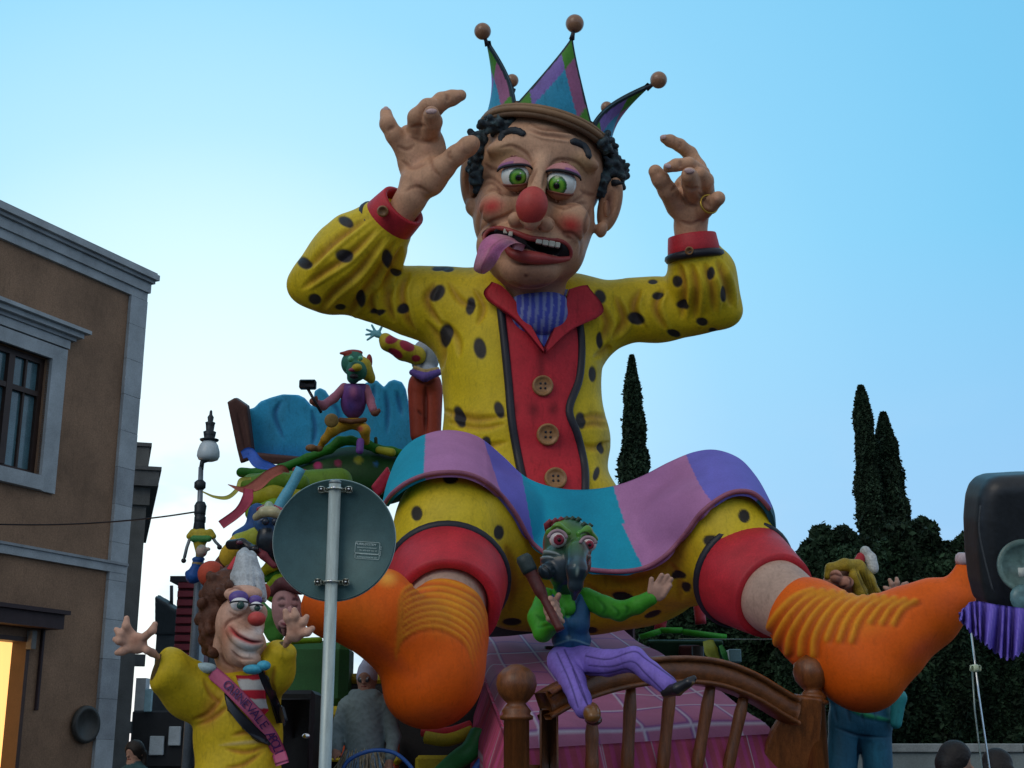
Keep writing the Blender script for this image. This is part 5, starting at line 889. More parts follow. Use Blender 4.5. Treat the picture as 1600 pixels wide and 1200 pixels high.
tb = tube([P(x, y, 12.4) for x, y in crv([(470, 732), (455, 760), (440, 785), (430, 805)], 14)], [.05]*6+[.055]*8, 12); mk('tube_prop', *tb, mat('light_blue_paint', (.10, .38, .52), .5), None, label='light blue tube leaning behind the sign disc', cat='tube')
# ---- goblin with hammer on the rear stage
GB = root('hammer_figure', P(548, 700, 16.0), 'small masked figure in purple vest swinging a hammer on the green hill', 'carnival figure')
gy = 16.0
part('vest', GB, .012, (.13, .05, .22), [(552, 628, gy, 20, 27, 16), [(540, 608, gy, 9), (568, 608, gy, 9)], (555, 615, gy-.1, 13, 14, 10)], .04, post=lambda b: (b.blob(552, 612, 10, 14, 0, (.40, .12, .25), .7), b.blob(548, 635, 12, 14, 0, (.06, .05, .28), .6)))
for L in ([(538, 606, gy, 8), (522, 622, gy-.1, 7), (505, 634, gy-.2, 7), (492, 629, gy-.3, 6)], [(571, 608, gy, 8), (578, 625, gy, 7), (583, 640, gy-.1, 6.5)]): part('arm', GB, .01, (.36, .13, .20), [L], .03)
part('hand', GB, .009, (.20, .07, .05), [(490, 627, gy-.33, 7, 6, 6), (494, 623, gy-.36, 3, 5, 3)], .01); part('hand', GB, .009, (.16, .06, .04), [(586, 645, gy-.1, 7, 6, 6), (581, 640, gy-.12, 3, 4, 3), (592, 642, gy-.12, 3, 4, 3)], .01)
part('trousers', GB, .012, (.42, .24, .02), [(550, 662, gy, 20, 9, 12), [(538, 664, gy, 10), (520, 672, gy-.15, 9), (508, 686, gy-.1, 6), (501, 697, gy, 5)], [(562, 664, gy, 10), (570, 672, gy-.1, 8), (572, 690, gy, 6)]], .04, post=lambda b: (b.blob(562, 670, 10, 8, 0, (.35, .03, .06), .9), b.blob(526, 668, 8, 6, 0, (.5, .36, .03), .8)))
part('belt', GB, .01, (.12, .05, .02), [[(532, 656, gy-.12, 4), (550, 659, gy-.16, 4), (570, 656, gy-.12, 4)]], .01); mk('tambourine', *lathe([(.08, 0), (.085, .03), (.07, .05), (.001, .03)], P(518, 657, gy-.35), CAM-P(518, 657, gy-.35), 20), mat('ochre_paint', (.20, .13, .04), .5), GB)
part('boot', GB, .01, (.20, .10, .04), [(486, 700, gy-.1, 9, 6, 8), (497, 701, gy-.05, 8, 5, 6)], .02); part('boot', GB, .01, (.16, .06, .30), [[(563, 690, gy-.1, 6), (562, 704, gy-.12, 6)]], .02)
part('head', GB, .010, (.03, .16, .12), [(552, 568, gy, 19, 20, 18), (557, 580, gy-.12, 16, 16, 12), (552, 590, gy-.05, 10, 10, 12), ('c', (.42, .34, .03)), (570, 576, gy-.05, 12, 20, 12, 20), (578, 588, gy, 8, 12, 10, 20), (558, 574, gy-.26, 8, 6, 8), ('c', (.28, .04, .03)), (552, 551, gy, 15, 5, 12), [(545, 552, gy-.1, 5), (532, 552, gy-.1, 2)], (577, 565, gy, 5, 12, 6), ('c', (.02, .02, .03)), (553, 588, gy-.24, 7, 4, 5), ('c', (.30, .05, .12)), (550, 578, gy-.26, 6, 3, 5)], .025)
figball('eyeball', GB, 548, 561, gy-.26, 5, mat('green_eye', (.10, .40, .25), .2)); figball('eyeball', GB, 563, 560, gy-.24, 4, mat('green_eye'))
mk('hammer', *join([tube([P(502, 645, gy-.4), P(479, 604, gy-.45)], .018, 8), box(P(481, 601, gy-.45), (.10, .05, .055), bev=.015)]), mat('iron_black', (.02, .02, .03), .4, .5), None, label='small black hammer raised by the masked figure in the purple vest', cat='hammer')
# ---- figure with raised arm behind the giant
WF = root('waving_figure', P(664, 700, 16.6), 'waving figure in red trousers and harlequin sleeve behind the giant jester', 'carnival figure')
wy = 16.5
part('trousers', WF, .014, (.30, .045, .025), [(664, 600, wy, 26, 22, 20), [(652, 612, wy, 15), (654, 680, wy, 13)], [(677, 612, wy, 15), (676, 680, wy, 13)]], .05, post=lambda b: (b.stroke([(665, 595), (665, 680)], 5, (.08, .01, .01), .9, -3), [b.stroke(q, 4, (.10, .015, .01), .8, -2) for q in ([(664, 600), (650, 592)], [(665, 602), (680, 594)], [(652, 640), (660, 650)])]))
part('shirt', WF, .014, (.28, .32, .38), [(664, 560, wy, 22, 30, 18), (662, 580, wy-.1, 20, 10, 14)], .05, post=lambda b: b.stroke([(668, 545), (655, 580)], 7, (.03, .04, .06), .9, -1)); part('belt', WF, .012, (.10, .06, .28), [[(644, 582, wy-.2, 5), (664, 590, wy-.28, 7), (686, 582, wy-.2, 5)], ('c', (.35, .26, .12)), [(648, 574, wy-.2, 3), (664, 580, wy-.26, 3), (684, 576, wy-.2, 3)]], .015)
part('sleeve', WF, .012, (.42, .33, .02), [[(652, 556, wy-.1, 15), (630, 548, wy-.2, 15), (606, 536, wy-.3, 12), (602, 530, wy-.3, 10)]], .04, post=lambda b: (b.blob(612, 530, 12, 8, 20, (.30, .02, .05), 1, 0, .2), b.blob(618, 552, 14, 7, -30, (.30, .02, .05), 1, 0, .2), b.blob(636, 540, 14, 9, -30, (.30, .02, .05), 1, 0, .2), b.blob(650, 560, 8, 6, 0, (.30, .02, .05), 1, 0, .2)))
part('glove', WF, .007, (.14, .40, .50), [(590, 522, wy-.32, 6, 6, 4)]+[[(588, 521, wy-.32, 2.4), (x, y, wy-.34, 1.7)] for x, y in ((581, 508), (573, 515), (572, 523), (574, 531))]+[[(592, 519, wy-.32, 2.4), (598, 508, wy-.34, 1.7)], [(592, 524, wy-.32, 4), (600, 528, wy-.3, 5)]], .01)
part('head', WF, .014, (.36, .22, .17), [(690, 520, wy+.3, 16, 22, 16)], .03)
# ================================================================== right: hatted clown behind the sock
DW = root('clown_figure', P(1345, 1190, 13.0), 'blond clown figure in teal overalls and red white hat behind the right sock', 'carnival figure')
dy = 13.2
part('head', DW, .011, (.42, .20, .14), [(1318, 912, dy, 26, 24, 22), (1300, 908, dy-.15, 14, 12, 12), (1306, 900, dy-.28, 10, 10, 9), (1322, 910, dy-.25, 12, 10, 10)], .03, post=lambda b: [b.stroke(q, 3.5, (.07, .02, .015), .9, -2) for q in ([(1290, 903), (1304, 897), (1318, 902)], [(1300, 917), (1312, 920), (1325, 914)], [(1320, 896), (1330, 905), (1328, 918)], [(1306, 925), (1316, 922)])])
part('hair', DW, .011, (.34, .24, .02), [[(1293, 900, dy-.2, 6), (1298, 888, dy-.2, 8), (1320, 882, dy-.2, 9), (1340, 886, dy-.1, 12)], [(1340, 890, dy-.1, 14), (1352, 908, dy, 15), (1365, 928, dy+.05, 11), (1378, 942, dy+.05, 6)], [(1335, 900, dy-.2, 9), (1345, 925, dy-.15, 10), (1352, 945, dy-.1, 9)]], .03, HAIRM, post=lambda b: [b.stroke([(1336+i*6, 885+i*4), (1346+i*5, 910+i*3), (1358+i*4, 938)], 2.5, (.10, .07, .01), .8, -2) for i in range(5)])
part('hat', DW, .011, (.40, .03, .04), [[(1340, 884, dy, 10), (1345, 870, dy, 7)]], .02); part('pompom', DW, .011, (.50, .54, .54), [[(1352, 862, dy, 7), (1360, 872, dy, 9), (1365, 888, dy, 8)], (1352, 862, dy, 8, 9, 8), (1364, 885, dy, 7, 12, 7)], .02, HAIRM)
part('hand', DW, .008, (.42, .26, .20), [(1398, 930, dy-.1, 13, 12, 8), [(1398, 940, dy-.1, 9), (1392, 965, dy, 11)]]+[[(1398+dx0, 925, dy-.1, 4.5), (x, y, dy-.15, 3.8), (x1, y1, dy-.15, 3)] for dx0, x, y, x1, y1 in ((-7, 1386, 920, 1382, 918), (-3, 1393, 912, 1390, 906), (3, 1402, 910, 1401, 904), (7, 1412, 914, 1417, 911), (8, 1414, 926, 1420, 926))], .012)
part('overalls', DW, .014, (.02, .11, .19), [(1345, 1060, dy, 58, 70, 40), (1345, 1120, dy, 50, 40, 36), [(1320, 1140, dy, 25), (1314, 1210, dy, 24)], [(1368, 1140, dy, 24), (1372, 1210, dy, 23)], [(1330, 960, dy, 30), (1345, 1010, dy, 50)]], .06, post=lambda b: (b.stroke([(1300, 1080), (1340, 1112), (1400, 1128)], 7, (.02, .30, .10), .9, 3), b.stroke([(1302, 1135), (1345, 1150), (1392, 1152)], 4, (.01, .04, .08), .9, -2), b.blob(1370, 1180, 22, 40, 0, (.03, .22, .34), .8), b.blob(1395, 1110, 14, 34, 0, (.03, .32, .34), .9), b.stroke([(1343, 1150), (1343, 1210)], 5, (.005, .02, .04), .9, -4), [b.stroke([(1300+i*22, 1090), (1308+i*20, 1130)], 5, (.01, .05, .10), .7, -2) for i in range(4)]))
part('sleeve', DW, .012, (.03, .28, .30), [[(1385, 1080, dy-.1, 14), (1404, 1090, dy-.2, 12), (1400, 1130, dy-.2, 9)]], .03)
# ---- bits behind the bed, right of the bird figure: green step with red legs, yellow ribbon, crates
ST = root('green_step', P(1070, 1075, 14.8), 'bright green edged step with red striped legs behind the bed', 'step')
for L in ([(1088, 905), (1095, 975)], [(1062, 920), (1040, 950), (1030, 985)]): mk('leg', *tube([P(x, y, 14.6) for x, y in crv(L, 10)], .06, 12), mat('red_stripe_paint', (.40, .025, .05), .5, var=.3, scale=6), ST)
for a, b in (((1000, 996), (1032, 986)), ((1032, 985), (1066, 985)), ((1066, 987), (1135, 996))): mk('edge_bar', *tube([P(*a, 14.4), P(*b, 14.4)], .035, 6), mat('bright_green_paint', (.03, .34, .02), .5), ST)
slab('side_board', ST, [(1010, 1000), (1130, 1000), (1128, 1050), (1060, 1060), (1030, 1040)], 14.6, 4, (.01, .045, .02), 2, .02); slab('side_board', ST, [(1060, 1008), (1094, 1008), (1094, 1045), (1060, 1040)], 14.45, 3, (.07, .015, .015), 1, .02)
ribbon('streamer', [(1106, 1000, 14.2), (1112, 1018, 14.1), (1128, 1038, 14.2)], (8, 11, 1), (.36, .38, .04), lab='short yellow streamer hanging behind the bed rail'); ribbon('streamer', [(1126, 1008, 14.25), (1132, 1022, 14.2), (1140, 1042, 14.3)], (3, 5, 1), (.04, .26, .05), lab='green streamer beside the short yellow one')
pbox('crate', None, 1140, 1014, 1158, 1035, 15, .3, mat('pale_teal_box', (.10, .20, .24), .5), .01); bpy.data.objects['crate']['label'] = 'small pale teal box behind the yellow streamer'; bpy.data.objects['crate']['category'] = 'box'
mk('rope', *tube([P(1060, 998, 14.3), P(1140, 999, 14.0), P(1205, 999, 13.0)], .006, 5), mat('pale_rope', (.35, .40, .38), .6), None, label='thin pale rope stretched to the right sock', cat='rope')
# ================================================================== black speaker, purple ruffle, stand (near, right edge)
SP = root('loudspeaker', P(1580, 970, 4.6), 'black rounded loudspeaker with pale cone at the right edge', 'loudspeaker')
s_ = Sculpt(.006, .01).poly([(1548, 741), (1600, 738), (1760, 740), (1765, 950), (1600, 956), (1545, 950), (1530, 936), (1522, 905), (1517, 860), (1515, 810), (1518, 775), (1524, 757), (1534, 746)], 4.5, 26, 26); s_.e(1600, 880, 4.28, 40, 52, 10, k=8, op='-'); s_.build().relax(6).base((.014, .017, .021)).obj('cabinet', SP, mat('worn_black_plastic', None, .42, var=.4, scale=8, bump=.08, spec=.5))
mk('seam', *tube([P(x, y, 4.295) for x, y in crv([(1532, 790), (1530, 830), (1540, 880), (1552, 925)], 20)], .003, 6), mat('worn_rubber', (.035, .04, .045), .6), SP)
cc = P(1602, 885, 4.30); mk('cone', *lathe([(.088, .0), (.086, .012), (.07, .0), (.04, -.02), (.02, -.022), (.001, -.01)], cc, (-.15, -1, .0), 48), mat('pale_cone', (.12, .20, .18), .3, var=.4, scale=20), SP); mk('cone_cap', *ball(P(1600, 935, 4.29), .045, 20, 12, (1, .4, 1)), mat('pale_cone_cap', (.10, .20, .21), .25, var=.4, scale=20), SP); mk('label_plate', *box(P(1597, 894, 4.27), (.012, .003, .014)), mat('pale_plate', (.5, .55, .5), .5), SP)
rn = 110; G = np.zeros((26, rn, 3)); ce = crv([(1500, 958), (1520, 940), (1560, 945), (1600, 950), (1650, 952)], rn); be = crv([(1498, 966), (1520, 990), (1542, 1008), (1575, 1030), (1610, 1015), (1650, 1030)], rn)
C = np.zeros((26, rn, 3))
for i, v in enumerate(np.linspace(0, 1, 26)):
    for k in range(rn):
        w = math.sin(k*.62+v*1.5+math.sin(k*.2)*2); x, y = ce[k]*(1-v)+be[k]*v; y += v*v*3.0*math.sin(k*1.1); G[i, k] = P(x, y, 4.25+.035*w*(.3+v)); C[i, k] = A(.17, .12, .56)*(1-.3*(w > .2)) + A(.06, .05, .05)*(math.sin(k*2.3+v*9) > .6)
V, F, C2 = sheet(G, .004, col=C); o = mk('ruffle', V, F, FABRIC, None, C2); props(o, 'purple pleated fabric ruffle hanging under the black loudspeaker', 'ruffle')
TS = root('stand', (P(1540, 1100, 4.9)[0], 4.9, 0), 'thin chrome stand with pale clamp below the purple ruffle', 'stand')
CHR = mat('chrome', (.55, .58, .58), .12, 1, var=.1, bump=0)
a_ = P(1517, 985, 4.9); mk('rod', *tube([a_, P(1530, 1090, 4.9), P(1548, 1215, 4.9), A(P(1560, 1215, 4.9)[0], 4.9, 0)], .0035, 8), CHR, TS); mk('rod', *tube([P(1519, 1045, 4.92), P(1523, 1110, 4.92), P(1536, 1215, 4.92), A(P(1548, 1215, 4.9)[0], 4.92, 0)], .003, 8), mat('green_grey_metal', (.22, .27, .24), .3, .6), TS); mk('clamp', *lathe([(.012, -.009), (.0135, -.007), (.0135, .007), (.012, .009)], P(1524, 1044, 4.9), (1, 0, .05), 14), mat('pale_clamp', (.55, .66, .45), .4), TS)
mk('joint_ring', *box(P(1524, 1044, 4.9), (.020, .008, .011), bev=.003), mat('pale_clamp'), TS); mk('foot', *lathe([(.18, 0), (.18, .02), (.03, .04)], (P(1555, 1215, 4.9)[0], 4.9, 0), (0, 0, 1), 24), M_BLK, TS)
# ================================================================== people
def person(name, x, y, Y, facing, hgt, lab, top_c, hair_c, hat=None, feet=None, legs_c=(.02, .02, .03), glasses=False, skirt=None):
    """standing adult; (x,y) photo pixel of the crown of the head, facing angle in degrees (0 = towards the camera, 90 = towards the right)"""
    tp = P(x, y, Y); z0 = feet if feet is not None else 0.0; H = tp[2]-z0; r = root(name, (tp[0], Y, z0), lab, 'person'); k = H/1.75; a = math.radians(facing)
    Fv = A(math.sin(a), -math.cos(a), 0); Sv = A(math.cos(a), math.sin(a), 0)
    def W(s, f, z): return A(tp[0], Y, z0) + (Sv*s + Fv*f)*k + A(0, 0, z*k)
    s = Sculpt(.012, .03)
    s.C((.36, .20, .14)); s.cap(W(0, .02, 1.65), W(0, .0, 1.62), .085*k, .09*k); s.cap(W(0, .03, 1.58), W(0, .05, 1.545), .07*k, .045*k, .02); s.cap(W(0, .095, 1.61), W(0, .115, 1.59), .012*k, .014*k, .01); s.cap(W(0, -.01, 1.5), W(0, 0, 1.56), .055*k, .055*k, .02)
    for q in (-1, 1): s.cap(W(q*.082, 0, 1.62), W(q*.085, -.005, 1.595), .02*k, .014*k, .006)
    s.C(top_c); s.cap(W(0, -.01, 1.42), W(0, 0, 1.12), .13*k, .14*k, .06); s.cap(W(-.14, 0, 1.41), W(.14, 0, 1.41), .075*k, .075*k, .06)
    arms = ((-1, W(-.25, .02, 1.13), W(-.2, .22, 1.0)), (1, W(.25, -.02, 1.13), W(.26, .08, .9)))
    for q, e, h in arms: s.C(top_c); s.cap(W(q*.19, 0, 1.40), e, .058*k, .047*k, .02); s.cap(e, h, .046*k, .032*k, .012); s.C((.36, .20, .14)); s.cap(h, h+(h-e)*.25+A(0, 0, -.01), .034*k, .03*k, .01); [s.cap(h+(h-e)*.2+Sv*.018*t*k, h+(h-e)*(.5-.04*abs(t))+Sv*.022*t*k+A(0, 0, -.02), .011*k, .008*k, .003) for t in (-1.5, -.5, .5, 1.5)]; s.cap(h+Sv*q*-.03*k, h+(h-e)*.28-Sv*q*.055*k, .012*k, .009*k, .005)
    s.C(legs_c)
    for q in (-1, 1): s.cap(W(q*.09, 0, .95), W(q*.10, .03, .5), .10*k, .065*k, .03); s.cap(W(q*.10, .03, .5), W(q*.11, -.01, .08), .065*k, .045*k, .02)
    s.C((.02, .02, .02))
    for q in (-1, 1): s.cap(W(q*.11, -.03, .045), W(q*.12, .16, .035), .045*k, .035*k, .01)
    b = s.build().relax(1); b.obj('body', r, mat('clothing', None, .8, var=.3, scale=9, bump=.3))
    hs = Sculpt(.009, .015); hs.cap(W(0, .012, 1.665), W(0, -.015, 1.62), .102*k, .10*k)
    if hair_c is not None and not hat:
        for t in np.linspace(-1, 1, 7): hs.cap(W(t*.07, -.05, 1.62), W(t*.09, -.08+.02*abs(t), 1.42), .04*k, .025*k)
        hs.ellw(W(0, .125, 1.58), (.070*k, .07*k, .092*k), np.stack([Sv, Fv, A(0, 0, 1)], 1), .01, '-'); hs.build().relax(1).base(hair_c).obj('hair', r, HAIRM)
    if hat:
        hb = Sculpt(.009, .015); hb.cap(W(0, 0, 1.66), W(0, -.01, 1.71), .10*k, .09*k); hb.cap(W(0, -.01, 1.72), W(-.02, -.02, 1.79), .075*k, .035*k, .03); hb.ellw(W(0, .02, 1.53), (.12*k, .14*k, .11*k), np.stack([Sv, Fv, A(0, 0, 1)], 1), .01, '-'); hb.build().relax(1).base(hat).obj('cap', r, FABRIC)
    if glasses:
        for q in (-1, 1): mk('glasses', *lathe([(.024*k, 0), (.026*k, .004), (.001, .006)], W(q*.032, .093, 1.625), Fv, 14), mat('glass_lens', (.05, .06, .07), .05, spec=.9), r); mk('glint', *ball(W(q*.032+.006, .10, 1.632), .004*k, 8, 6), M_WHITE, r)
    for q in (-1, 1): mk('eye', *ball(W(q*.032, .082, 1.63), .011*k, 8, 6), M_PUP, r)
    mk('mouth', *tube([W(-.024, .088, 1.565), W(0, .096, 1.562), W(.024, .088, 1.565)], .005*k, 6), mat('mouth_red', (.25, .06, .05), .5), r)
    return r, W, k
DK = 1.35
pr, W, k = person('person', 574, 1041, 11.3, -12, 1.7, 'person in grey fleece jacket, pale woolly cap and straw skirt standing on the float', (.16, .21, .22), None, hat=(.42, .47, .62), feet=.75, glasses=True)
jk2 = Sculpt(.012, .03)
jk2.cap(W(0, 0, 1.38), W(0, .0, 1.02), .175*k, .18*k, .06).cap(W(-.16, 0, 1.40), W(.16, 0, 1.40), .09*k, .09*k, .06).cap(W(-.20, 0, 1.38), W(-.26, .03, 1.12), .075*k, .07*k).cap(W(-.26, .03, 1.12), W(-.2, .2, 1.01), .068*k, .055*k).cap(W(.20, 0, 1.38), W(.26, -.02, 1.12), .075*k, .065*k).cap(W(.26, -.02, 1.12), W(.26, .06, .95), .06*k, .05*k).cap(W(-.1, .06, 1.49), W(.1, .06, 1.49), .05*k, .05*k)
jb2 = jk2.build(); rg = np.random.default_rng(9); jb2.base((.20, .27, .28)); n_w = np.sin(jb2.V[:, 0]*71+np.sin(jb2.V[:, 2]*31)*2)*np.sin(jb2.V[:, 2]*83+np.sin(jb2.V[:, 0]*27)*2); jb2.V += jb2.N*(.003*n_w)[:, None]; jb2.paint((n_w > .5)*.22, (.08, .11, .11)); jb2.upd(); jb2.obj('fleece_jacket', pr, FABRIC)
Vs = []
for i in range(420):
    a = rg.uniform(0, 2*math.pi); r0 = .17*k; r1 = rg.uniform(.22, .34)*k; z0_ = rg.uniform(.98, 1.04); L = rg.uniform(.35, .75); p0 = W(r0*math.cos(a)/k, r0*math.sin(a)/k, z0_); p1 = W(r1*math.cos(a+rg.uniform(-.25, .25))/k, r1*math.sin(a)/k, z0_-L); Vs.append(tube([p0, (p0+p1)/2+rg.normal(0, .02, 3), p1], .006, 3, cap=False))
V, F = join(Vs[:300]); mk('straw_skirt', V, F, mat('straw', (.42, .38, .26), .5, var=.4, scale=20), pr, kind='stuff'); V, F = join(Vs[300:]); mk('ribbon_fringe', V, F, mat('blue_white_ribbon', (.22, .38, .55), .4, var=.4, scale=20), pr, kind='stuff')
person('person', 1487, 1160, 8.5, 75, 1.7, 'dark haired person seen in profile below the wall at the right', (.03, .03, .04), (.012, .010, .010))
person('person', 1556, 1172, 8.9, 160, 1.7, 'second dark haired head at the bottom right, behind the chrome stand', (.03, .03, .04), (.012, .010, .010))
person('person', 213, 1158, 15, -30, 1.7, 'person in dark teal coat low beside the building pilaster', (.03, .08, .09), (.02, .015, .012))
# ---- black flight case / speaker between clown and float
SB = root('speaker_box', P(455, 1190, 10.6), 'black box loudspeaker with small silver badge right of the yellow clown', 'loudspeaker')
pbox('cabinet', SB, 428, 1078, 492, 1260, 10.6, .5, mat('black_cabinet', (.012, .013, .014), .55, var=.3)); mk('grille', *box((P(460, 1150, 10.6)[0], 10.59, P(460, 1150, 10.6)[2]), (.12, .012, .28), bev=.01), mat('black_grille', (.02, .02, .022), .7, bump=.6, fine=200), SB); mk('badge', *ball(P(478, 1150, 10.52), .03, 12, 8, (1.1, .4, .7)), mat('bright_metal'), SB)
# ================================================================== street lamp with hanging puppet, cable
LY = 16.0
lx = P(313, 900, LY)[0]; LP = root('street_lamp', (lx, LY, 0), 'slim street lamp with pale bell globe and dark finial', 'street lamp')
IR = mat('dark_iron', (.025, .035, .045), .5, .3, var=.2); GLB = mat('frosted_glass', (.50, .60, .66), .3, var=.1, bump=0)
p_ = [P(x, y, LY) for x, y in ((312, 1300), (312, 880), (312, 800), (314, 730))]; p_[0] = A(p_[1][0], LY, 0); mk('pole', *tube(p_, [.075, .05, .035, .03], 12), mat('lamp_pole_grey', (.16, .20, .24), .45, .4), LP)
u = S(324, 700, LY); c = P(325, 720, LY); mk('globe', *lathe([(10*u, 0), (15*u, 2*u), (17.5*u, 7*u), (17*u, 15*u), (14*u, 25*u), (10*u, 31*u), (.001, 32*u)], c, (0, 0, 1), 28), GLB, LP)
mk('finial', *lathe([(14*u, 32*u), (15*u, 34*u), (8*u, 35*u), (9*u, 40*u), (10*u, 46*u), (6*u, 48*u), (7*u, 58*u), (8*u, 61*u), (4*u, 63*u), (5*u, 70*u), (2.5*u, 74*u), (2*u, 80*u), (.001, 82*u)], c, (0, 0, 1), 20), IR, LP)
mk('globe_bracket', *tube([P(314, 735, LY), P(316, 722, LY), P(325, 718, LY)], .03, 8), IR, LP)
for y in (758, 800, 812): mk('collar', *lathe([(.04, -.06), (.07, -.03), (.07, .03), (.04, .06)], P(312.5, y, LY), (0, 0, 1), 14), IR, LP)
mk('collar', *lathe([(.05, -.2), (.075, -.15), (.06, 0), (.075, .15), (.05, .2)], P(312, 810, LY), (0, 0, 1), 14), IR, LP)
mk('cable', *tube([P(x, y, Y) for x, y, Y in crv([(-60, 818, 19), (60, 820, 18.2), (150, 817, 17.5), (240, 809, 16.7), (311, 799, 16.0)], 30)], .011, 5), M_BLK, None, label='thin dark overhead cable from the ochre building to the lamp pole', cat='cable')
PU = root('puppet', P(312, 900, 15.8), 'small upside down jester puppet with dangling arms hung on the lamp pole', 'puppet')
py_ = 15.75
part('costume', PU, .009, (.42, .34, .03), [(314, 838, py_, 15, 12, 10), [(302, 832, py_, 6), (296, 838, py_, 5)], [(328, 832, py_, 6), (333, 838, py_, 5)], ('c', (.05, .22, .06)), [(302, 842, py_-.06, 5), (326, 842, py_-.06, 5)], ('c', (.42, .34, .03)), [(312, 848, py_, 10), (313, 868, py_, 6)]], .02)
part('head', PU, .007, (.45, .36, .30), [(315, 861, py_-.12, 9, 10, 9), (325, 858, py_-.12, 4, 3, 3)], .01, post=lambda b: (b.blob(320, 866, 4, 3, 0, (.4, .03, .04), .9), b.blob(312, 853, 10, 5, 0, (.18, .3, .28), .8)))
part('ruff', PU, .009, (.015, .08, .28), [(310, 874, py_, 10, 5, 8), ('c', (.28, .2, .06)), (308, 880, py_, 8, 3, 7), ('c', (.015, .08, .30)), [(307, 884, py_, 7), (302, 900, py_, 12)], [(294, 896, py_, 5), (314, 903, py_, 6)]], .02)
for L in ([(298, 838), (292, 855), (288, 872)], [(331, 838), (337, 847), (342, 852)]): mk('arm', *tube([P(x, y, py_) for x, y in L], .02, 6), mat('puppet_grey', (.20, .24, .28), .6), PU)
for x, y in ((287, 876), (343, 855)): figball('bell', PU, x, y, py_, 4, M_BLK)
# ================================================================== ochre building (left)
AN = math.atan((1857-800)/2100*math.cos(PITCH)); wdir = A(math.sin(AN), math.cos(AN), 0); wn = A(math.cos(AN), -math.sin(AN), 0); C0 = P(223, 480, 22.0); C0[2] = 0
def Wp(px, py):
    d = P(px, py, 10)-CAM; t = ((C0-CAM) @ wn)/(d @ wn); q = CAM + d*t; return (C0-q) @ wdir, q[2]
RW = np.stack([wdir, wn, A(0, 0, 1)], 1)
def wb(name, par, s0, s1, z0, z1, d0, d1, m, bev=0, **kw): c = C0 - wdir*(s0+s1)/2 + wn*(d0+d1)/2 + A(0, 0, (z0+z1)/2); return mk(name, *box(c, (abs(s1-s0)/2, abs(d1-d0)/2, abs(z1-z0)/2), RW, bev), m, par, smooth=False, **kw)
BU = root('building', tuple(C0-wdir*4), 'ochre plastered two storey building with grey stone trim at the left edge', 'building')
OCH = mat('ochre_plaster', (.255, .155, .095), .9, var=.38, scale=.9, bump=.35, fine=45, streak=.16); STN = mat('grey_stone', (.37, .41, .43), .85, var=.22, scale=2.5, bump=.3, fine=50); STD = mat('grey_stone_dark', (.29, .32, .34), .85, var=.25, scale=2.5, bump=.3, fine=50)
ztop = Wp(229, 462)[1]; zc = Wp(225, 470)[1]
ws0, wz1 = Wp(102, 548); _, wz0 = Wp(80, 772); fr_w = Wp(78, 560)[0]-ws0
so0, so1 = ws0+fr_w, ws0+fr_w+1.35; zo0, zo1 = wz0+.22, wz1-.22      # window opening
zd1 = Wp(35, 995)[1]; sd0 = Wp(37, 1100)[0]; sd1 = sd0+1.5; wallT = 7.5
sp = Wp(166, 1190)[0]; print('facade', ztop, ws0, wz0, wz1, so0, so1, zd1, sd0)
def wall(s0, s1, z0, z1): wb('wall', BU, s0, s1, z0, z1, -.45, 0, OCH)
wall(0, sd0, 0, zd1); wall(sd1, 14, 0, zd1); wall(0, 14, zd1, zo0); wall(0, so0, zo0, zo1); wall(so1, 14, zo0, zo1); wall(0, 14, zo1, ztop)
wb('rear_block', BU, 0, 14, 0, ztop, -8, -3.2, OCH); wb('wall', BU, -.0, .45, 0, ztop, -8, -.45, OCH); wb('wall', BU, 13.5, 14, 0, ztop, -8, -.45, OCH); wb('roof', BU, .05, 14, ztop, ztop+.12, -8, .0, STD)
# cornice mouldings, string course
for z0, z1, d, m in ((zc-.02, zc+.13, .10, STN), (zc+.13, zc+.30, .17, STN), (zc+.30, zc+.36, .26, STD), (zc+.36, zc+.46, .36, STN), (zc+.46, zc+.50, .30, STD)): wb('cornice', BU, -d*.35, 14, z0-.0, z1-.002, -.02 if d > .1 else -.03, d*.62, m)
zs = Wp(165, 893)[1]; wb('string_course', BU, -.02, 14, zs, zs+.13, -.02, .07, STN); wb('string_course', BU, -.03, 14, zs+.13, zs+.17, -.02, .10, STD)
# corner pilaster of stone blocks
sw = Wp(200, 480)[0]; z = 0; rg = np.random.default_rng(2); k_ = 0
while z < zc-.3:
    h_ = .62 if z+.62*1.6 < zc else zc-.02-z; m = STD if k_ in (4, 9, 3) else STN; wb('stone_block', BU, -.05+rg.uniform(-.004, .004), sw, z+.0015, z+h_-.0015, -.02, .06+rg.uniform(0, .004), m, .004); z += h_; k_ += 1
# window
for nm_, a in (('jamb', (ws0, so0, wz0, wz1)), ('jamb', (so1, so1+fr_w, wz0, wz1)), ('lintel', (so0, so1, zo1, wz1)), ('sill', (so0, so1, wz0, zo0))): wb('window_'+nm_, BU, *a, -.05, .06 + (.06 if nm_ == 'sill' else 0), STN)
zk = Wp(104, 530)[1]
for i, (z0, z1, d, e) in enumerate(((wz1+.02, wz1+.16, .08, .02), (wz1+.16, wz1+.22, .12, .1), (wz1+.22, wz1+.30, .20, .18), (wz1+.30, wz1+.36, .28, .26))): wb('window_cornice', BU, ws0-e, so1+fr_w+e, z0, z1-.002, -.02, d, STN if i != 1 else STD)
WDM = mat('brown_window_wood', (.035, .018, .013), .5, var=.3); GL = mat('window_glass', (.07, .15, .18), .12, var=.5, scale=1.5, bump=.02, spec=.8)
wf = wb('window_frame', BU, so0, so0+.09, zo0, zo1, -.20, -.10, WDM)
wfp = root('window_anchor', (0, 0, 0), 'x', 'x'); bpy.data.objects.remove(wfp)
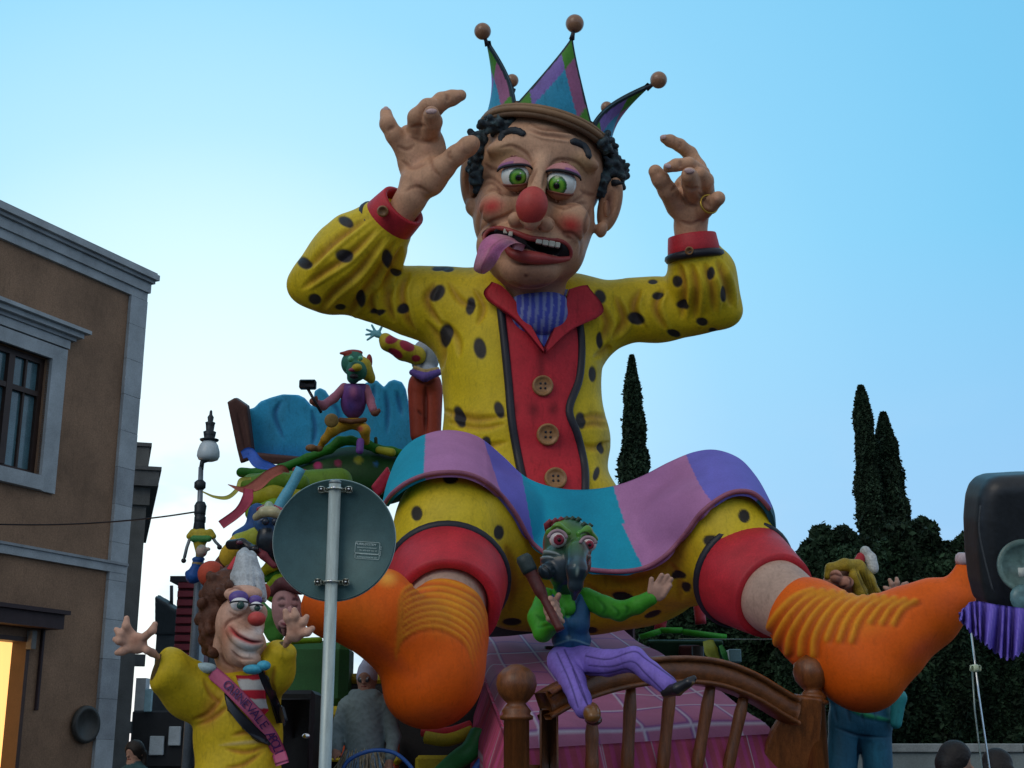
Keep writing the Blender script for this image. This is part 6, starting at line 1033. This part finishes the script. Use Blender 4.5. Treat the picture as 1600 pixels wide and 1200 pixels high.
for a in ((so1-.09, so1, zo0, zo1), (so0+.09, so1-.09, zo0, zo0+.09), (so0+.09, so1-.09, zo1-.09, zo1)): wb('window_frame', BU, *a, -.20, -.10, WDM)
zt = zo0+(zo1-zo0)*.69; sm = (so0+so1)/2; wb('mullion', BU, sm-.06, sm+.06, zo0+.09, zo1-.09, -.21, -.08, WDM); wb('transom', BU, so0+.09, so1-.09, zt-.04, zt+.04, -.205, -.085, WDM)
for x0, x1 in ((so0+.09, sm-.06), (sm+.06, so1-.09)):
    wb('glazing_bar', BU, (x0+x1)/2-.02, (x0+x1)/2+.02, zo0+.09, zo1-.09, -.19, -.11, WDM)
    for q0, q1 in ((x0, (x0+x1)/2-.02), ((x0+x1)/2+.02, x1)):
        for r0, r1 in ((zo0+.09, zt-.04), (zt+.04, zo1-.09)): wb('pane', BU, q0, q1, r0, r1, -.165, -.155, GL)
wb('room_back', BU, 0, 14, 0, ztop, -3.2, -3.0, mat('dark_room', (.03, .03, .03), .9))
# doorway with warm lit interior, hood
LIT = mat('lit_interior', (.6, .35, .1), .8, var=.35, scale=1.2, bump=0, emit=(1, .52, .17, 1.25))
wb('lit_interior', BU, sd0+.02, sd1-.02, .02, zd1-.02, -.30, -.28, LIT); wb('door_frame', BU, sd0, sd0+.07, 0, zd1, -.27, .02, mat('dark_door_wood', (.06, .03, .02), .5)); wb('door_frame', BU, sd1-.07, sd1, 0, zd1, -.27, .02, mat('dark_door_wood')); wb('door_frame', BU, sd0+.07, sd1-.07, zd1-.07, zd1, -.27, .02, mat('dark_door_wood'))
hz = Wp(72, 985); hz2 = Wp(74, 952); wb('door_hood', BU, hz[0], sd1+.4, hz[1], hz2[1]-.1, 0, .35, mat('dark_hood', (.035, .018, .02), .6)); wb('door_hood', BU, hz[0]-.05, sd1+.45, hz2[1]-.1, hz2[1]-.04, 0, .42, mat('dark_hood'))
q0, q1 = Wp(66, 985), Wp(52, 1110); wb('downpipe', BU, q0[0]-.02, q0[0]+.03, q1[1], q0[1]+.05, 0, .06, mat('dark_hood'), .01); wb('wall_lamp', BU, Wp(44, 1005)[0]-.05, Wp(44, 1005)[0]+.05, Wp(44, 1015)[1], Wp(44, 985)[1], 0, .12, mat('pale_wall_box', (.16, .16, .15), .6), .01)
a_ = Wp(130, 1132); cq = C0-wdir*a_[0]+A(0, 0, a_[1])+wn*.04; o = mk('wall_disc', *lathe([(.27, -.03), (.29, 0), (.28, .05), (.22, .06), (.20, .03), (.001, .035)], cq, wn, 32), mat('dark_disc', (.04, .04, .035), .5, var=.4), None, label='round dark plaque fixed low on the ochre wall', cat='plaque')
# ================================================================== grey building behind, red tower, dark block
def block(name, lab, x0, x1, y0, Y, dep, m, bands=(), cat='building', rot=0):
    a, b = P(x0, y0, Y), P(x1, y0, Y); r = root(name, (b[0], Y, 0), lab, cat); r.rotation_euler.z = rot; mk('wall', *box(((a[0]+b[0])/2, Y+dep/2, a[2]/2), ((b[0]-a[0])/2, dep/2, a[2]/2)), m, r, smooth=False)
    return r, a, b
GS = mat('weathered_grey_stone', (.115, .125, .125), .9, var=.35, scale=1.5, bump=.4)
r, a, b = block('building', 'weathered grey stone building with stepped cornice behind the ochre corner', 60, 228, 800, 29, 8, GS, rot=math.radians(16.5)); zt_ = a[2]
for y0, y1, e, rr_ in ((790, 762, .06, GS), (762, 738, .22, mat('dark_cornice', (.10, .11, .115), .9)), (738, 732, .26, mat('dark_cornice')), (732, 700, .10, GS), (700, 694, .14, mat('dark_cornice'))):
    z0, z1 = P(228, y0, 29)[2], P(228, y1, 29)[2]; mk('cornice', *box(((a[0]+b[0])/2, 29+4, (z0+z1)/2), ((b[0]-a[0])/2+e*(1 if y1 > 705 or y0 > 740 else 1) - (.0 if y0 > 733 else .12), 4+e, (z1-z0)/2-.002)), rr_, r, smooth=False)
mk('wall', *box(((a[0]+b[0])/2, 33, zt_+(P(228, 790, 29)[2]-zt_)/2), ((b[0]-a[0])/2-.002, 3.99, (P(228, 790, 29)[2]-zt_)/2)), GS, r, smooth=False)
for z in (2.2, 3.6): mk('wall_bracket', *box((b[0]+.1, 29.5, z), (.12, .15, .12)), GS, r, smooth=False)
block('building', 'dark low building with slanting parapet far down the street', 245, 330, 985, 38, 6, mat('dark_far_wall', (.05, .06, .065), .9))
rr2 = bpy.data.objects['building.002']; slab('parapet', rr2, [(245, 930), (262, 940), (275, 950), (330, 952), (330, 990), (245, 990)], 38, 12, (.05, .06, .065), 1, .05)
mk('antenna', *tube([P(268, 955, 38), P(268, 915, 38)], .05, 6), M_BLK, rr2)
rt, a, b = block('tower', 'narrow dark red louvred tower rising behind the clown shoulder', 279, 309, 908, 24, 1.2, mat('red_tower', (.10, .014, .022), .6))
zt_ = a[2]; sl = None
for i in range(22):
    z = zt_-.08-i*.155
    if z < .3: break
    if sl is None: sl = mk('slat', *box(((a[0]+b[0])/2, 23.97, z), ((b[0]-a[0])/2-.01, .05, .055), bev=.01), mat('red_slat', (.20, .022, .035), .5), rt, smooth=False); base_z = z
    else: o = sl.copy(); COLL.objects.link(o); o.parent = rt; o.location = (0, 0, z-base_z)
mk('cap', *box(((a[0]+b[0])/2-.05, 24.6, zt_+.03), ((b[0]-a[0])/2+.08, .7, .05)), M_BLK, rt, smooth=False); mk('edge_strip', *box((b[0]+.06, 24.1, zt_/2), (.06, .2, zt_/2-.1)), mat('pale_strip', (.30, .36, .40), .6), rt, smooth=False)
ph = root('pillar', P(222, 1200, 27)*A(1, 1, 0), 'white painted pillar glimpsed between building and float', 'pillar'); a = P(216, 1060, 27); b = P(228, 1110, 27); mk('shaft', *box(((a[0]+b[0])/2, 27, a[2]/2), ((b[0]-a[0])/2, .15, a[2]/2)), mat('white_wall', (.5, .56, .58), .7), ph, smooth=False)
bn = root('kiosk', P(260, 1200, 20)*A(1, 1, 0), 'dark market kiosk with white signboards in the gap at lower left', 'kiosk')
pbox('wall', bn, 200, 1110, 330, 1200, 23, 2, mk_); pbox('signboard', bn, 232, 1150, 256, 1180, 22.9, .08, mat('white_wall'), .01); pbox('signboard', bn, 262, 1135, 282, 1165, 22.9, .08, mat('white_wall'), .01); pbox('signboard', bn, 224, 1076, 238, 1112, 22.9, .08, mat('pale_cyan_board', (.3, .5, .55), .5), .01)
# ================================================================== ground, wall, trees
def ground(name, x0, x1, y0, y1, z, m): V = np.array([(x0, y0, z), (x1, y0, z), (x1, y1, z), (x0, y1, z)], float); o = mk(name, V, [(0, 1, 2, 3)], m, None, smooth=False, kind='structure')
ground('ground', -900, 900, -300, 1600, 0, mat('earth', (.09, .085, .07), .95, var=.3, scale=.3)); ground('road', -7.5, 14, -60, 120, .004, mat('asphalt', (.05, .05, .052), .85, var=.3, scale=1.5, bump=.3, fine=120))
mk('pavement', *box((-9.5, 20, .065), (2.0, 70, .06), bev=.02), mat('paving_stone', (.22, .21, .2), .85, var=.25), None, smooth=False, kind='structure')
WL = root('boundary_wall', (12, 19.5, 0), 'low pale plastered wall with coping in front of the dark trees', 'wall')
za, zb = P(1290, 1163, 19.5)[2], P(1600, 1153, 19.5)[2]; WM = mat('pale_render_wall', (.20, .24, .24), .9, var=.25, scale=1.5)
xa, xb = P(1150, 1163, 19.5)[0], P(1900, 1150, 19.5)[0]; mk('wall', *box(((xa+xb)/2, 19.6, (za-.12)/2), ((xb-xa)/2, .12, (za-.12)/2)), WM, WL, smooth=False)
x = xa; i = 0
while x < xb: mk('coping_stone', *box((x+.5, 19.6, za-.05+.0), (.495, .17, .06), bev=.012), mat('coping', (.26, .29, .29), .9, var=.3), WL, smooth=False); x += 1.0
def leaves(cs, sizes, rg, cols):
    n = len(cs); a = rg.normal(size=(n, 3)); a /= np.linalg.norm(a, axis=1)[:, None]; b = rg.normal(size=(n, 3)); b -= a*(a*b).sum(1)[:, None]; b /= np.linalg.norm(b, axis=1)[:, None]; s_ = sizes[:, None]
    V = np.stack([cs-a*s_, cs-b*s_*.55, cs+a*s_, cs+b*s_*.55], 1).reshape(-1, 3); F = np.arange(4*n).reshape(n, 4); return V, F, np.repeat(cols, 4, 0)
def cypress(px, ptop, pbase_half, Y, lab, seed, n=60000, shape=None, grp='tall cypresses behind the float'):
    rg = np.random.default_rng(seed); t = P(px, ptop, Y); H = t[2]; r = root('cypress_tree', (t[0], Y, 0), lab, 'tree', grp); u = S(px, ptop, Y); Rm = pbase_half*u
    mk('trunk', *tube([(t[0], Y, 0), (t[0]+.05, Y, H*.5), (t[0], Y, H*.93)], [.28, .16, .03], 8), mat('bark', (.06, .045, .035), .9, var=.4), r)
    h = rg.random(n)**.85; prof = np.interp(h, [0, .08, .45, .75, .9, .97, 1], shape or [.55, .9, 1, .72, .42, .2, .04]); lump = 1+.07*np.sin(h*70+rg.normal(0, .5, n))+.05*np.sin(h*29); th = rg.random(n)*2*math.pi; lump *= 1+.10*np.sin(th*3+h*25)+.07*np.sin(th*7-h*50); q = np.sqrt(rg.uniform(.25, 1, n)); rr = Rm*prof*lump*q*(1+.10*rg.normal(size=n)*(rg.random(n) < .25))
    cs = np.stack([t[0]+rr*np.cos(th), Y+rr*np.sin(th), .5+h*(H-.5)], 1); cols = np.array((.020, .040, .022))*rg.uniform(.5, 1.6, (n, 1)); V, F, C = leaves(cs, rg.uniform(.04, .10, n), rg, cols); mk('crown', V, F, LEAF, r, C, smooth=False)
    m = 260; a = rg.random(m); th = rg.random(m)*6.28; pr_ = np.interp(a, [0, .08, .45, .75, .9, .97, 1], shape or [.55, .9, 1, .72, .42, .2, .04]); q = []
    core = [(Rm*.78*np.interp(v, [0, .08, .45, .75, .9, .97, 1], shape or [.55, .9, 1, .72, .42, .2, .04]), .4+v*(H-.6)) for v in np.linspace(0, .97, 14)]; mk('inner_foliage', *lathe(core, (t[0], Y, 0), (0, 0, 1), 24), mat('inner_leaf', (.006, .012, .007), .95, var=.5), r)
cypress(987, 556, 29, 40, 'single tall narrow cypress just right of the jester jacket', 1)
cypress(1345, 603, 22, 44, 'taller left cypress of the pair on the right', 2, shape=[.9, 1.1, 1, .78, .6, .42, .1])
cypress(1380, 645, 44, 45, 'broader right cypress of the pair on the right', 3, shape=[1, 1.1, 1.05, .62, .36, .2, .06])
def broad(x, ytop, hw, Y, lab, seed, n=85000, zb=.3, grp='dark evergreens behind the wall'):
    rg = np.random.default_rng(seed); t = P(x, ytop, Y); u = S(x, ytop, Y); R_ = hw*u; H = t[2]; r = root('broadleaf_tree', (t[0], Y, 0), lab, 'tree', grp); mk('trunk', *tube([(t[0], Y, 0), (t[0]+.1, Y, H*.35), (t[0]-.1, Y, H*.7)], [.4, .3, .12], 10), mat('bark'), r)
    for q in range(4): a = q*1.6; mk('limb', *tube([(t[0], Y, H*.3), (t[0]+R_*.4*math.cos(a), Y+R_*.4*math.sin(a), H*.6)], [.18, .06], 6), mat('bark'), r)
    cz = (H+zb)/2; hz_ = (H-zb)/2; nb = 110; d = rg.normal(size=(nb, 3)); d /= np.linalg.norm(d, axis=1)[:, None]; d *= rg.uniform(.76, .93, (nb, 1)); d[:, 2] = np.abs(d[:, 2])*np.where(rg.random(nb) < .7, 1, -1); bc = A(t[0], Y, cz)+d*A(R_, R_, hz_); br = rg.uniform(.11, .20, nb)*min(R_, hz_)
    ib = rg.integers(0, nb, n); e = rg.normal(size=(n, 3)); e /= np.linalg.norm(e, axis=1)[:, None]; cs = bc[ib]+e*(br[ib]*rg.uniform(.55, 1.12, n))[:, None]; cols = np.array((.018, .040, .020))*(rg.uniform(.5, 1.5, nb)[ib]*rg.uniform(.6, 1.4, n))[:, None]; sp_ = rg.random(n) < .02; cs[sp_] += e[sp_]*.15
    m = int(n*.8); e2 = rg.normal(size=(m, 3)); e2 /= np.linalg.norm(e2, axis=1)[:, None]; e2[:, 1] = -np.abs(e2[:, 1])*np.where(rg.random(m) < .85, 1, -1); nz_ = 1+.05*np.sin(e2[:, 0]*9)*np.sin(e2[:, 2]*8); c2_ = A(t[0], Y, cz)+e2*A(R_, R_, hz_)*(rg.uniform(.82, .93, m)*nz_)[:, None]; cs = np.vstack([cs, c2_]); cols = np.vstack([cols, np.array((.014, .032, .016))*(rg.uniform(.5, 1.4, m)*(1+.4*np.sin(e2[:, 0]*14)*np.sin(e2[:, 2]*12)))[:, None]]); n = len(cs)
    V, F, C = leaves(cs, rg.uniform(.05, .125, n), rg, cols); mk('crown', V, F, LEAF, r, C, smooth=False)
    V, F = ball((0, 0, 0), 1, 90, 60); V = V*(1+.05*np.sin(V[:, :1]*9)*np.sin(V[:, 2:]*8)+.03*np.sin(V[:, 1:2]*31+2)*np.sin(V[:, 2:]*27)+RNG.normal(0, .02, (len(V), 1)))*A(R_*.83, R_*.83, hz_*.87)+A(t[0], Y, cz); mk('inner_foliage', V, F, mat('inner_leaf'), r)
broad(1300, 815, 105, 34, 'rounded dark evergreen at the left end of the grove behind the knee', 11); broad(1410, 806, 110, 35, 'dark evergreen at the middle of the grove under the cypress pair', 12); broad(1500, 820, 100, 36, 'dark evergreen at the right end of the grove behind the loudspeaker', 13); broad(1180, 870, 110, 37, 'low dark evergreen behind the bed and the right trouser cuff', 14, n=60000); broad(1060, 905, 80, 36, 'low dark evergreen left of the grove behind the bird figure', 15, n=50000); broad(1640, 850, 100, 36, 'dark evergreen at the far right edge of the grove', 16, n=50000)
